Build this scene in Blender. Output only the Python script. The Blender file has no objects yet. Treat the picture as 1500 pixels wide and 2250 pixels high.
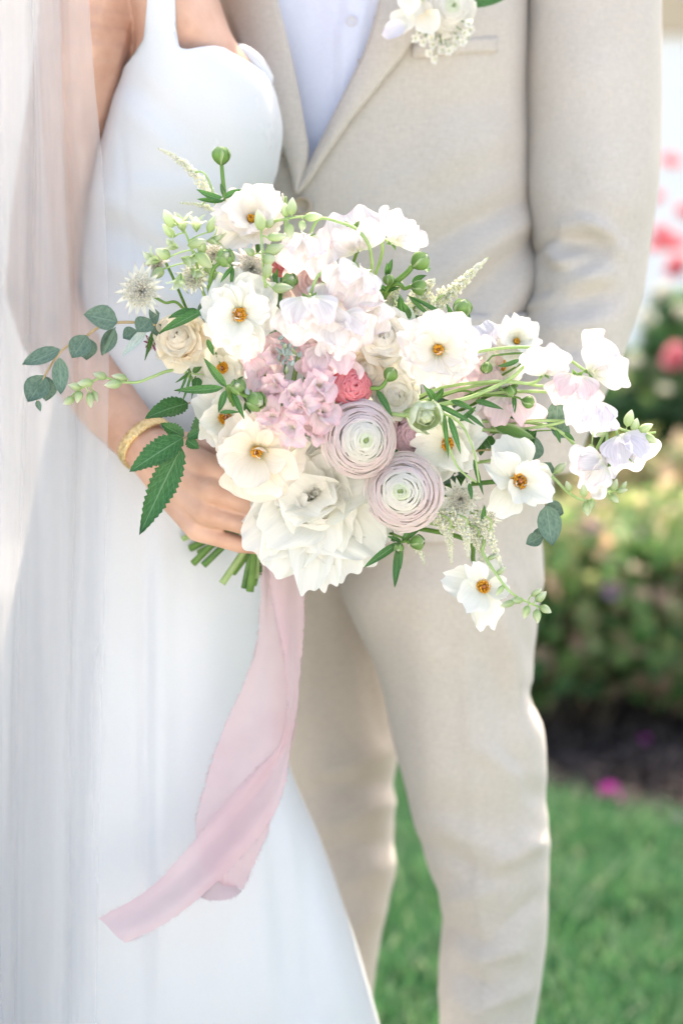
import bpy, math, random
import numpy as np
from mathutils import Vector, Matrix, Quaternion, noise
rnd = random.Random(7)
sc = bpy.context.scene
COL = sc.collection
R = math.radians
# ------------------------------------------------------------------ camera, light, exposure
PITCH = R(7.6); CAMZ = 1.15; FPX = 4750.0
cam_d = bpy.data.cameras.new('camera'); cam = bpy.data.objects.new('camera', cam_d); COL.objects.link(cam)
cam.location = (0, 0, CAMZ); cam.rotation_euler = (R(90) - PITCH, 0, 0)
cam_d.sensor_fit = 'VERTICAL'; cam_d.sensor_height = 36; cam_d.lens = 36 * FPX / 2250
cam_d.clip_start = .05; cam_d.clip_end = 400
cam_d.dof.use_dof = True; cam_d.dof.focus_distance = 1.745; cam_d.dof.aperture_fstop = 3.3
sc.camera = cam
SUN_EL, SUN_AZ = 56.0, 13.0            # degrees; azimuth measured from +Y (behind the couple) towards +X
w = bpy.data.worlds.new("World"); sc.world = w; w.use_nodes = True
nt = w.node_tree; nt.nodes.clear()
sky = nt.nodes.new('ShaderNodeTexSky'); sky.sky_type = 'NISHITA'; sky.sun_disc = False
sky.sun_elevation = R(SUN_EL); sky.sun_rotation = R(SUN_AZ); sky.air_density = 1.0; sky.dust_density = 4.0; sky.ozone_density = 1.0
bg = nt.nodes.new('ShaderNodeBackground'); bg.inputs[1].default_value = .15
wo = nt.nodes.new('ShaderNodeOutputWorld'); nt.links.new(sky.outputs[0], bg.inputs[0]); nt.links.new(bg.outputs[0], wo.inputs[0])
sun_d = bpy.data.lights.new('sun', 'SUN'); sun_d.energy = 2.2; sun_d.angle = R(.6); sun_d.color = (1, .95, .87)
sun = bpy.data.objects.new('sun', sun_d); COL.objects.link(sun)
sd = Vector((math.sin(R(SUN_AZ)) * math.cos(R(SUN_EL)), math.cos(R(SUN_AZ)) * math.cos(R(SUN_EL)), math.sin(R(SUN_EL))))
sun.rotation_euler = sd.to_track_quat('Z', 'Y').to_euler(); sun.location = (1, 4, 6)
sc.view_settings.view_transform = 'Standard'; sc.view_settings.look = 'None'; sc.view_settings.gamma = 1
sc.view_settings.use_curve_mapping = False; sc.view_settings.exposure = 2.02
sc.view_settings.use_white_balance = True; sc.view_settings.white_balance_temperature = 7450; sc.view_settings.white_balance_tint = 10
sc.render.engine = 'CYCLES'
sc.cycles.transparent_max_bounces = 16; sc.cycles.max_bounces = 18; sc.cycles.diffuse_bounces = 10; sc.cycles.transmission_bounces = 8
# ------------------------------------------------------------------ measuring the photograph
F = Vector((0, math.cos(PITCH), -math.sin(PITCH))); U = Vector((0, math.sin(PITCH), math.cos(PITCH)))
CAM = Vector((0, 0, CAMZ))
def P(px, py, Y):
    d = F + Vector((1, 0, 0)) * ((px - 750) / FPX) + U * ((1125 - py) / FPX)
    return CAM + d * (Y / d.y)
def proj(v):
    q = Vector(v) - CAM; t = q.dot(F)
    return 750 + FPX * q.x / t, 1125 - FPX * q.dot(U) / t
def M_PX(Y): return Y * 1.0 / FPX          # metres per photo pixel at distance Y
# ------------------------------------------------------------------ scene helpers
def mesh(name, verts, faces, mat=None, smooth=True, uvs=None):
    me = bpy.data.meshes.new(name); me.from_pydata([tuple(v) for v in verts], [], faces)
    if mat: me.materials.append(mat)
    if smooth: me.polygons.foreach_set('use_smooth', [True] * len(me.polygons))
    if uvs is not None:
        l = me.uv_layers.new(name='UVMap')
        vi = np.empty(len(me.loops), dtype=np.int32); me.loops.foreach_get('vertex_index', vi)
        l.data.foreach_set('uv', np.asarray(uvs, dtype=np.float32)[vi].ravel())
    me.update(); return me
def obj(name, me, parent=None, mx=None):
    o = bpy.data.objects.new(name, me); COL.objects.link(o)
    if parent: o.parent = parent
    if mx is not None: o.matrix_local = mx
    return o
def tag(o, label=None, cat=None, group=None, kind=None):
    if label: o['label'] = label
    if cat: o['category'] = cat
    if group: o['group'] = group
    if kind: o['kind'] = kind
    return o
WM = {}
def thing(name, label, cat, mx, group=None):
    o = bpy.data.objects.new(name, None); COL.objects.link(o); o.empty_display_size = .02
    o.matrix_world = mx; WM[o] = mx.copy(); return tag(o, label, cat, group)
def child_world(name, me, par):            # a mesh given in world space becomes a child
    me.transform(WM[par].inverted()); return obj(name, me, par)
def catmull(pts, n):
    pts = [Vector(p) for p in pts]
    if len(pts) == 2: return [pts[0].lerp(pts[1], i / n) for i in range(n + 1)]
    q = [pts[0] * 2 - pts[1]] + pts + [pts[-1] * 2 - pts[-2]]; out = []
    L = len(pts) - 1
    for i in range(n + 1):
        s = i / n * L; k = min(int(s), L - 1); t = s - k
        a, b, c, d = q[k:k + 4]
        out.append(.5 * ((2 * b) + (c - a) * t + (2 * a - 5 * b + 4 * c - d) * t * t + (3 * b - a - 3 * c + d) * t ** 3))
    return out
def tube_geo(pts, r0, r1, sides=6, n=None, V=None, Fc=None, smooth=True):
    V = [] if V is None else V; Fc = [] if Fc is None else Fc
    c = catmull(pts, n or max(4, 4 * (len(pts) - 1))) if smooth else [Vector(p) for p in pts]
    up = Vector((.3, -.2, .93)); base = len(V); m = len(c)
    for i, p in enumerate(c):
        t = (c[min(i + 1, m - 1)] - c[max(i - 1, 0)]).normalized()
        a = t.cross(up); a = a.normalized() if a.length > 1e-4 else t.orthogonal().normalized(); b = t.cross(a)
        r = r0 + (r1 - r0) * i / (m - 1)
        for s in range(sides):
            an = 2 * math.pi * s / sides
            V.append(p + (a * math.cos(an) + b * math.sin(an)) * r)
    for i in range(m - 1):
        for s in range(sides):
            s2 = (s + 1) % sides
            Fc.append((base + i * sides + s, base + i * sides + s2, base + (i + 1) * sides + s2, base + (i + 1) * sides + s))
    Fc.append(tuple(base + s for s in range(sides))[::-1]); Fc.append(tuple(base + (m - 1) * sides + s for s in range(sides)))
    return V, Fc
def grid_faces(nr, nc, closed=False, base=0):
    f = []
    for i in range(nr - 1):
        for j in range(nc if closed else nc - 1):
            k = (j + 1) % nc
            f.append((base + i * nc + j, base + i * nc + k, base + (i + 1) * nc + k, base + (i + 1) * nc + j))
    return f
def interp(xs, ys, x):                      # monotone cubic
    xs = np.asarray(xs, float); ys = np.asarray(ys, float); h = np.diff(xs); dl = np.diff(ys) / h
    m = np.zeros(len(xs)); m[0] = dl[0]; m[-1] = dl[-1]
    for i in range(1, len(xs) - 1):
        m[i] = 0 if dl[i - 1] * dl[i] <= 0 else 2 * dl[i - 1] * dl[i] / (dl[i - 1] + dl[i])
    x = np.clip(x, xs[0], xs[-1]); k = np.clip(np.searchsorted(xs, x) - 1, 0, len(xs) - 2)
    t = (x - xs[k]) / h[k]
    return ys[k] * (2 * t**3 - 3 * t**2 + 1) + h[k] * m[k] * (t**3 - 2 * t**2 + t) + ys[k + 1] * (-2 * t**3 + 3 * t**2) + h[k] * m[k + 1] * (t**3 - t**2)
# ------------------------------------------------------------------ materials
def lin(r, g, b):
    f = lambda c: (c / 255 / 12.92) if c / 255 <= .04045 else ((c / 255 + .055) / 1.055) ** 2.4
    return (f(r), f(g), f(b), 1)
class NB:
    def __init__(s, name):
        s.m = bpy.data.materials.new(name); s.m.use_nodes = True; s.t = s.m.node_tree; s.t.nodes.clear()
        s.out = s.n('ShaderNodeOutputMaterial')
    def n(s, t, **k):
        x = s.t.nodes.new(t)
        for a, b in k.items():
            if a.startswith('i_'):
                key = a[2:]; x.inputs[int(key) if key.isdigit() else key.replace('_', ' ')].default_value = b
            else: setattr(x, a, b)
        return x
    def l(s, a, b): s.t.links.new(a, b)
def ramp(nb, fac, stops):
    r = nb.n('ShaderNodeValToRGB'); e = r.color_ramp.elements
    while len(e) < len(stops): e.new(.5)
    for k, (p, c) in enumerate(stops): e[k].position = p; e[k].color = c
    nb.l(fac, r.inputs[0]); return r.outputs[0]
def petal_mat(name, stops, tr=.4, rough=.62, vein=.08, jitter=.04, veins=(26, 2.2), rim=None):
    """petal: colour runs from base (v=0) to edge (v=1), fine veins, light passes through"""
    nb = NB(name); uv = nb.n('ShaderNodeUVMap'); sep = nb.n('ShaderNodeSeparateXYZ'); nb.l(uv.outputs[0], sep.inputs[0])
    mp = nb.n('ShaderNodeMapping'); mp.inputs['Scale'].default_value = (veins[0], veins[1], 1); nb.l(uv.outputs[0], mp.inputs[0])
    nz = nb.n('ShaderNodeTexNoise', i_Scale=1.0, i_Detail=3.0); nb.l(mp.outputs[0], nz.inputs['Vector'])
    geo = nb.n('ShaderNodeTexCoord'); n2 = nb.n('ShaderNodeTexNoise', i_Scale=160.0, i_Detail=2.0); nb.l(geo.outputs['Object'], n2.inputs['Vector'])
    ad = nb.n('ShaderNodeMath', operation='MULTIPLY_ADD', i_1=.22, i_2=-.11); nb.l(n2.outputs[0], ad.inputs[0])
    vv = nb.n('ShaderNodeMath', operation='ADD'); nb.l(sep.outputs[1], vv.inputs[0]); nb.l(ad.outputs[0], vv.inputs[1])
    col = ramp(nb, vv.outputs[0], stops)
    if rim:
        d = nb.n('ShaderNodeMath', operation='SUBTRACT', i_1=.5); nb.l(sep.outputs[0], d.inputs[0]); ab = nb.n('ShaderNodeMath', operation='ABSOLUTE'); nb.l(d.outputs[0], ab.inputs[0])
        mr_ = nb.n('ShaderNodeMapRange', i_1=.30, i_2=.48, i_3=0.0, i_4=.85); nb.l(ab.outputs[0], mr_.inputs[0])
        mxr = nb.n('ShaderNodeMix', data_type='RGBA'); nb.l(mr_.outputs[0], mxr.inputs[0]); nb.l(col, mxr.inputs[6]); mxr.inputs[7].default_value = rim; col = mxr.outputs[2]
    oi = nb.n('ShaderNodeObjectInfo')
    hs = nb.n('ShaderNodeHueSaturation'); nb.l(col, hs.inputs['Color'])
    jv = nb.n('ShaderNodeMath', operation='MULTIPLY_ADD', i_1=jitter * 2, i_2=1 - jitter * 1.2); nb.l(oi.outputs['Random'], jv.inputs[0]); nb.l(jv.outputs[0], hs.inputs['Value'])
    mv = nb.n('ShaderNodeMapRange', i_1=.3, i_2=.7, i_3=1 - vein, i_4=1.0); nb.l(nz.outputs[0], mv.inputs[0])
    mx = nb.n('ShaderNodeMix', data_type='RGBA', blend_type='MULTIPLY'); mx.inputs[0].default_value = 1
    nb.l(hs.outputs[0], mx.inputs[6]); nb.l(mv.outputs[0], mx.inputs[7])
    bp = nb.n('ShaderNodeBump', i_Strength=.25, i_Distance=.0012); nb.l(nz.outputs[0], bp.inputs['Height'])
    pr = nb.n('ShaderNodeBsdfPrincipled', i_Roughness=rough); pr.inputs['Specular IOR Level'].default_value = .3
    nb.l(mx.outputs[2], pr.inputs['Base Color']); nb.l(bp.outputs[0], pr.inputs['Normal'])
    tl = nb.n('ShaderNodeBsdfTranslucent'); nb.l(mx.outputs[2], tl.inputs[0])
    ms = nb.n('ShaderNodeMixShader', i_0=tr); nb.l(pr.outputs[0], ms.inputs[1]); nb.l(tl.outputs[0], ms.inputs[2])
    nb.l(ms.outputs[0], nb.out.inputs[0]); return nb.m
def cloth_mat(name, col, col2, scale=900, bump=.15, rough=.85, tr=0.0, sheen=.2, melange=True, dist=.0006):
    nb = NB(name); tc = nb.n('ShaderNodeTexCoord')
    mp = nb.n('ShaderNodeMapping'); mp.inputs['Scale'].default_value = (1, 1, .16 if melange else 1); nb.l(tc.outputs['Object'], mp.inputs[0])
    m2 = nb.n('ShaderNodeMapping'); m2.inputs['Scale'].default_value = (.16 if melange else 1, .3, 1); nb.l(tc.outputs['Object'], m2.inputs[0])
    a = nb.n('ShaderNodeTexNoise', i_Scale=float(scale), i_Detail=2.0); nb.l(mp.outputs[0], a.inputs['Vector'])
    b = nb.n('ShaderNodeTexNoise', i_Scale=float(scale), i_Detail=2.0); nb.l(m2.outputs[0], b.inputs['Vector'])
    s = nb.n('ShaderNodeMath', operation='ADD'); nb.l(a.outputs[0], s.inputs[0]); nb.l(b.outputs[0], s.inputs[1])
    h = nb.n('ShaderNodeMath', operation='MULTIPLY', i_1=.5); nb.l(s.outputs[0], h.inputs[0])
    big = nb.n('ShaderNodeTexNoise', i_Scale=9.0, i_Detail=3.0); nb.l(tc.outputs['Object'], big.inputs['Vector'])
    ha = nb.n('ShaderNodeMath', operation='MULTIPLY_ADD', i_1=.35); nb.l(big.outputs[0], ha.inputs[0]); nb.l(h.outputs[0], ha.inputs[2])
    c = ramp(nb, ha.outputs[0], [(.5, col), (.85, col2)])
    bp = nb.n('ShaderNodeBump', i_Strength=bump, i_Distance=dist); nb.l(h.outputs[0], bp.inputs['Height'])
    pr = nb.n('ShaderNodeBsdfPrincipled', i_Roughness=rough); pr.inputs['Specular IOR Level'].default_value = .2
    pr.inputs['Sheen Weight'].default_value = sheen
    nb.l(c, pr.inputs['Base Color']); nb.l(bp.outputs[0], pr.inputs['Normal'])
    if tr > 0:
        tl = nb.n('ShaderNodeBsdfTranslucent'); nb.l(c, tl.inputs[0])
        ms = nb.n('ShaderNodeMixShader', i_0=tr); nb.l(pr.outputs[0], ms.inputs[1]); nb.l(tl.outputs[0], ms.inputs[2]); nb.l(ms.outputs[0], nb.out.inputs[0])
    else: nb.l(pr.outputs[0], nb.out.inputs[0])
    return nb.m
def plain_mat(name, stops, scale=40, rough=.6, bump=.2, dist=.002, metal=0, tr=0.0, detail=4.0, sss=0.0, jitter=0.0, spec=.4):
    nb = NB(name); tc = nb.n('ShaderNodeTexCoord'); nz = nb.n('ShaderNodeTexNoise', i_Scale=float(scale), i_Detail=detail); nb.l(tc.outputs['Object'], nz.inputs['Vector'])
    c = ramp(nb, nz.outputs[0], stops)
    if jitter:
        oi = nb.n('ShaderNodeObjectInfo'); hs = nb.n('ShaderNodeHueSaturation'); nb.l(c, hs.inputs['Color'])
        jv = nb.n('ShaderNodeMath', operation='MULTIPLY_ADD', i_1=jitter * 2, i_2=1 - jitter); nb.l(oi.outputs['Random'], jv.inputs[0]); nb.l(jv.outputs[0], hs.inputs['Value']); c = hs.outputs[0]
    bp = nb.n('ShaderNodeBump', i_Strength=bump, i_Distance=dist); nb.l(nz.outputs[0], bp.inputs['Height'])
    pr = nb.n('ShaderNodeBsdfPrincipled', i_Roughness=rough, i_Metallic=metal); pr.inputs['Specular IOR Level'].default_value = spec
    nb.l(c, pr.inputs['Base Color']); nb.l(bp.outputs[0], pr.inputs['Normal'])
    if sss:
        pr.inputs['Subsurface Weight'].default_value = sss; pr.inputs['Subsurface Radius'].default_value = (1, .35, .2); pr.inputs['Subsurface Scale'].default_value = .006
    if tr > 0:
        tl = nb.n('ShaderNodeBsdfTranslucent'); nb.l(c, tl.inputs[0])
        ms = nb.n('ShaderNodeMixShader', i_0=tr); nb.l(pr.outputs[0], ms.inputs[1]); nb.l(tl.outputs[0], ms.inputs[2]); nb.l(ms.outputs[0], nb.out.inputs[0])
    else: nb.l(pr.outputs[0], nb.out.inputs[0])
    return nb.m
def leaf_mat(name, c0, c1, tr=.3, rough=.42, midrib=(.35, .5, .28, 1), scale=14, spec=.5):
    """leaf: mottled blade with a pale midrib and side veins running off it"""
    nb = NB(name); uv = nb.n('ShaderNodeUVMap'); sep = nb.n('ShaderNodeSeparateXYZ'); nb.l(uv.outputs[0], sep.inputs[0])
    nz = nb.n('ShaderNodeTexNoise', i_Scale=float(scale), i_Detail=4.0); nb.l(uv.outputs[0], nz.inputs['Vector'])
    c = ramp(nb, nz.outputs[0], [(.35, c0), (.65, c1)])
    d = nb.n('ShaderNodeMath', operation='SUBTRACT', i_1=.5); nb.l(sep.outputs[0], d.inputs[0])
    a = nb.n('ShaderNodeMath', operation='ABSOLUTE'); nb.l(d.outputs[0], a.inputs[0])
    mid = nb.n('ShaderNodeMapRange', i_1=.012, i_2=.04, i_3=.5, i_4=0.0); nb.l(a.outputs[0], mid.inputs[0])
    sv = nb.n('ShaderNodeMath', operation='MULTIPLY_ADD', i_1=-.45); nb.l(a.outputs[0], sv.inputs[0]); nb.l(sep.outputs[1], sv.inputs[2])
    sm = nb.n('ShaderNodeMath', operation='MULTIPLY', i_1=62.0); nb.l(sv.outputs[0], sm.inputs[0])
    sn = nb.n('ShaderNodeMath', operation='SINE'); nb.l(sm.outputs[0], sn.inputs[0])
    sr = nb.n('ShaderNodeMapRange', i_1=.80, i_2=1.0, i_3=0.0, i_4=.16); nb.l(sn.outputs[0], sr.inputs[0])
    mxm = nb.n('ShaderNodeMath', operation='MAXIMUM'); nb.l(mid.outputs[0], mxm.inputs[0]); nb.l(sr.outputs[0], mxm.inputs[1])
    mx = nb.n('ShaderNodeMix', data_type='RGBA'); nb.l(mxm.outputs[0], mx.inputs[0]); nb.l(c, mx.inputs[6]); mx.inputs[7].default_value = midrib
    oi = nb.n('ShaderNodeObjectInfo'); hs = nb.n('ShaderNodeHueSaturation'); nb.l(mx.outputs[2], hs.inputs['Color'])
    jv = nb.n('ShaderNodeMath', operation='MULTIPLY_ADD', i_1=.3, i_2=.85); nb.l(oi.outputs['Random'], jv.inputs[0]); nb.l(jv.outputs[0], hs.inputs['Value'])
    bp = nb.n('ShaderNodeBump', i_Strength=.3, i_Distance=.001); nb.l(mxm.outputs[0], bp.inputs['Height'])
    pr = nb.n('ShaderNodeBsdfPrincipled', i_Roughness=rough); pr.inputs['Specular IOR Level'].default_value = spec
    nb.l(hs.outputs[0], pr.inputs['Base Color']); nb.l(bp.outputs[0], pr.inputs['Normal'])
    tl = nb.n('ShaderNodeBsdfTranslucent'); nb.l(hs.outputs[0], tl.inputs[0])
    ms = nb.n('ShaderNodeMixShader', i_0=tr); nb.l(pr.outputs[0], ms.inputs[1]); nb.l(tl.outputs[0], ms.inputs[2])
    nb.l(ms.outputs[0], nb.out.inputs[0]); return nb.m
def island_mat(name, stops, tr=.35, rough=.5):
    """mass of small leaves: every leaf takes its own colour from the list"""
    nb = NB(name); g = nb.n('ShaderNodeNewGeometry'); c = ramp(nb, g.outputs['Random Per Island'], stops)
    pr = nb.n('ShaderNodeBsdfPrincipled', i_Roughness=rough); nb.l(c, pr.inputs['Base Color'])
    tl = nb.n('ShaderNodeBsdfTranslucent'); nb.l(c, tl.inputs[0])
    ms = nb.n('ShaderNodeMixShader', i_0=tr); nb.l(pr.outputs[0], ms.inputs[1]); nb.l(tl.outputs[0], ms.inputs[2])
    nb.l(ms.outputs[0], nb.out.inputs[0]); return nb.m
def veil_mat():
    nb = NB('white_tulle'); tc = nb.n('ShaderNodeTexCoord')
    mp = nb.n('ShaderNodeMapping'); mp.inputs['Scale'].default_value = (34, 34, .6); nb.l(tc.outputs['Object'], mp.inputs[0])
    nz = nb.n('ShaderNodeTexNoise', i_Scale=1.0, i_Detail=3.0); nb.l(mp.outputs[0], nz.inputs['Vector'])
    mr = nb.n('ShaderNodeMapRange', i_1=.25, i_2=.75, i_3=.30, i_4=.40); nb.l(nz.outputs[0], mr.inputs[0])
    df = nb.n('ShaderNodeBsdfDiffuse'); df.inputs[0].default_value = (.70, .70, .715, 1)
    tl = nb.n('ShaderNodeBsdfTranslucent'); tl.inputs[0].default_value = (.70, .70, .715, 1)
    a = nb.n('ShaderNodeMixShader', i_0=.5); nb.l(df.outputs[0], a.inputs[1]); nb.l(tl.outputs[0], a.inputs[2])
    tp = nb.n('ShaderNodeBsdfTransparent'); b = nb.n('ShaderNodeMixShader'); nb.l(mr.outputs[0], b.inputs[0]); nb.l(tp.outputs[0], b.inputs[1]); nb.l(a.outputs[0], b.inputs[2])
    nb.l(b.outputs[0], nb.out.inputs[0]); return nb.m
W_ = lambda v, w=.0: (v, v * (1 - w * .3), v * (1 - w), 1)
MAT = dict(
    suit=cloth_mat('beige_suiting', (.46, .415, .37, 1), (.555, .505, .455, 1), 760, .25, .8, sheen=.15),
    shirt=cloth_mat('pale_blue_shirting', (.63, .655, .78, 1), (.70, .725, .83, 1), 1600, .1, .8, sheen=.1),
    dress=cloth_mat('white_crepe', (.585, .595, .62, 1), (.635, .645, .665, 1), 1500, .08, .55, sheen=.25, melange=False),
    lace=plain_mat('white_lace', [(.42, (.59, .60, .625, 1)), (.58, (.635, .645, .665, 1))], 170, .6, .35, .001, detail=1.5),
    veil=veil_mat(),
    skin=plain_mat('skin', [(.28, (.50, .275, .19, 1)), (.5, (.58, .345, .25, 1)), (.72, (.65, .40, .30, 1))], 34, .45, .12, .001, sss=.12, spec=.35),
    gold=plain_mat('gold_mesh', [(.35, (.80, .55, .24, 1)), (.65, (.95, .76, .45, 1))], 420, .42, .9, .003, metal=1),
    button=plain_mat('horn_button', [(.3, (.33, .27, .2, 1)), (.7, (.42, .35, .27, 1))], 90, .35),
    pearl=plain_mat('pearl_button', [(.3, (.55, .55, .62, 1)), (.7, (.66, .66, .7, 1))], 60, .3),
    stem=plain_mat('green_stem', [(.3, (.10, .22, .045, 1)), (.7, (.17, .32, .07, 1))], 90, .45, .3, .0006, tr=.15),
    stem_pale=plain_mat('pale_green_stem', [(.3, (.36, .52, .20, 1)), (.7, (.50, .65, .31, 1))], 90, .5, .3, .0006, tr=.3),
    stem_brown=plain_mat('brown_twig', [(.3, (.36, .25, .13, 1)), (.7, (.46, .36, .2, 1))], 120, .6),
    stem_dark=plain_mat('dark_cut_stem', [(.3, (.05, .13, .03, 1)), (.7, (.11, .24, .05, 1))], 70, .45, .3, .0006),
    leaf=leaf_mat('glossy_green_leaf', (.035, .13, .025, 1), (.075, .22, .045, 1), .3),
    serrated=leaf_mat('serrated_green_leaf', (.03, .13, .03, 1), (.06, .21, .055, 1), .3, .45, (.26, .45, .24, 1)),
    euca=leaf_mat('grey_green_leaf', (.10, .17, .125, 1), (.16, .245, .18, 1), .22, .6, (.26, .36, .27, 1), 8, .25),
    grey_leaf=leaf_mat('silver_grey_leaf', (.30, .38, .36, 1), (.42, .5, .48, 1), .25, .7, (.5, .56, .52, 1), 8, .2),
    bud=petal_mat('green_bud', [(.0, (.10, .22, .05, 1)), (.6, (.17, .33, .08, 1)), (1, (.30, .45, .18, 1))], .25, .5, .25, .08, rim=(.46, .58, .32, 1)),
    bud_core=petal_mat('bud_core', [(0, (.3, .42, .16, 1)), (1, (.66, .72, .5, 1))], .3),
    pale_bud=petal_mat('pale_green_bud', [(0, (.42, .58, .25, 1)), (.5, (.62, .73, .44, 1)), (1, (.86, .89, .75, 1))], .45, .55, .2, .06, veins=(7, .6)),
    white=petal_mat('white_petal', [(0, (.70, .76, .46, 1)), (.2, (.88, .87, .77, 1)), (1, (.92, .90, .855, 1))], .42),
    blush=petal_mat('blush_white_petal', [(0, (.70, .74, .46, 1)), (.2, (.90, .86, .77, 1)), (.8, (.925, .875, .83, 1)), (1, (.93, .85, .82, 1))], .42),
    peach=petal_mat('peach_white_petal', [(0, (.74, .70, .44, 1)), (.25, (.90, .83, .71, 1)), (1, (.92, .855, .79, 1))], .42),
    peony=petal_mat('peony_petal', [(0, (.87, .86, .68, 1)), (.3, (.925, .915, .845, 1)), (1, (.935, .925, .89, 1))], .48),
    cream=petal_mat('cream_rose_petal', [(0, (.88, .70, .44, 1)), (.5, (.91, .81, .64, 1)), (1, (.92, .86, .75, 1))], .45),
    rose=petal_mat('white_rose_petal', [(0, (.84, .75, .55, 1)), (.5, (.90, .86, .76, 1)), (1, (.92, .895, .84, 1))], .46),
    rosepink=petal_mat('pink_rose_petal', [(0, (.88, .58, .45, 1)), (.4, (.88, .66, .61, 1)), (1, (.90, .73, .72, 1))], .42),
    ranun=petal_mat('pink_ranunculus_petal', [(0, (.90, .89, .83, 1)), (.4, (.94, .905, .88, 1)), (.84, (.94, .875, .865, 1)), (1, (.935, .80, .81, 1))], .62, .6, .04, .03),
    ranun_in=petal_mat('ranunculus_inner_petal', [(0, (.86, .89, .74, 1)), (.6, (.925, .92, .86, 1)), (1, (.93, .90, .86, 1))], .6, .6, .04, .03),
    ranun_green=petal_mat('ranunculus_heart_petal', [(0, (.66, .75, .45, 1)), (1, (.86, .89, .74, 1))], .45),
    mauve=petal_mat('mauve_rose_petal', [(0, (.8, .52, .58, 1)), (.6, (.85, .56, .63, 1)), (1, (.88, .66, .73, 1))], .45),
    coral=petal_mat('coral_petal', [(0, (.72, .08, .12, 1)), (.6, (.86, .20, .25, 1)), (1, (.90, .40, .43, 1))], .42),
    pea=petal_mat('sweet_pea_petal', [(0, (.80, .83, .66, 1)), (.25, (.89, .86, .84, 1)), (.85, (.90, .84, .84, 1)), (1, (.89, .75, .79, 1))], .38, .6, .16, .04, veins=(24, 1.0)),
    peapink=petal_mat('pink_sweet_pea_petal', [(0, (.82, .82, .64, 1)), (.25, (.88, .78, .775, 1)), (1, (.88, .68, .73, 1))], .38, .6, .16, .04, veins=(24, 1.0)),
    pealav=petal_mat('lavender_sweet_pea_petal', [(0, (.78, .80, .72, 1)), (.25, (.79, .76, .83, 1)), (1, (.80, .77, .85, 1))], .36, .6, .2, .04, veins=(24, 1.0)),
    stock=petal_mat('stock_petal', [(0, (.88, .86, .68, 1)), (.35, (.93, .845, .84, 1)), (1, (.93, .66, .72, 1))], .45, .6, .12, .06, veins=(14, 1)),
    stamen=plain_mat('golden_stamen', [(.3, (.62, .25, .015, 1)), (.7, (.85, .45, .04, 1))], 700, .6),
    carpel=plain_mat('brown_carpel', [(.3, (.26, .07, .02, 1)), (.7, (.48, .2, .07, 1))], 500, .6),
    tan=plain_mat('tan_carpel', [(.3, (.58, .28, .12, 1)), (.7, (.7, .38, .2, 1))], 500, .6),
    bract=petal_mat('astrantia_bract', [(0, (.82, .68, .62, 1)), (.3, (.88, .88, .80, 1)), (.85, (.87, .87, .79, 1)), (1, (.72, .64, .58, 1))], .45, .6, .15),
    bractpink=petal_mat('astrantia_pink_bract', [(0, (.82, .48, .52, 1)), (.25, (.88, .84, .80, 1)), (.8, (.88, .82, .80, 1)), (1, (.76, .48, .55, 1))], .45, .6, .15),
    purple=petal_mat('astrantia_purple_bract', [(0, (.5, .42, .3, 1)), (.5, (.36, .08, .2, 1)), (1, (.28, .05, .15, 1))], .3),
    filament=plain_mat('astrantia_filament', [(.3, (.82, .80, .72, 1)), (.7, (.90, .88, .82, 1))], 300, .6, tr=.3),
    anther=plain_mat('astrantia_anther', [(.3, (.46, .44, .34, 1)), (.7, (.66, .62, .5, 1))], 300, .6),
    astilbe=island_mat('astilbe_floret', [(0, (.78, .80, .62, 1)), (.5, (.88, .87, .77, 1)), (1, (.92, .90, .84, 1))], .45),
    ribbon=None)
def ribbon_mat():
    nb = NB('dusty_pink_silk'); tc = nb.n('ShaderNodeTexCoord'); uv = nb.n('ShaderNodeUVMap')
    mp = nb.n('ShaderNodeMapping'); mp.inputs['Scale'].default_value = (70, 420, 1); nb.l(uv.outputs[0], mp.inputs[0])
    nz = nb.n('ShaderNodeTexNoise', i_Scale=1.0, i_Detail=2.0); nb.l(mp.outputs[0], nz.inputs['Vector'])
    n2 = nb.n('ShaderNodeTexNoise', i_Scale=16.0, i_Detail=3.0); nb.l(tc.outputs['Object'], n2.inputs['Vector'])
    c = ramp(nb, n2.outputs[0], [(.35, (.73, .53, .575, 1)), (.65, (.79, .61, .64, 1))])
    bp = nb.n('ShaderNodeBump', i_Strength=.35, i_Distance=.0008); nb.l(nz.outputs[0], bp.inputs['Height'])
    pr = nb.n('ShaderNodeBsdfPrincipled', i_Roughness=.5); pr.inputs['Sheen Weight'].default_value = .3; pr.inputs['Specular IOR Level'].default_value = .3
    nb.l(c, pr.inputs['Base Color']); nb.l(bp.outputs[0], pr.inputs['Normal'])
    tl = nb.n('ShaderNodeBsdfTranslucent'); nb.l(c, tl.inputs[0]); ms = nb.n('ShaderNodeMixShader', i_0=.52); nb.l(pr.outputs[0], ms.inputs[1]); nb.l(tl.outputs[0], ms.inputs[2])
    tp = nb.n('ShaderNodeBsdfTransparent'); m3 = nb.n('ShaderNodeMixShader', i_0=.82); nb.l(tp.outputs[0], m3.inputs[1]); nb.l(ms.outputs[0], m3.inputs[2])
    nb.l(m3.outputs[0], nb.out.inputs[0]); return nb.m
MAT['ribbon'] = ribbon_mat()
MAT['heart_green'] = plain_mat('ranunculus_heart', [(.3, (.30, .42, .16, 1)), (.7, (.5, .6, .3, 1))], 300, .6, tr=.2)
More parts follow.
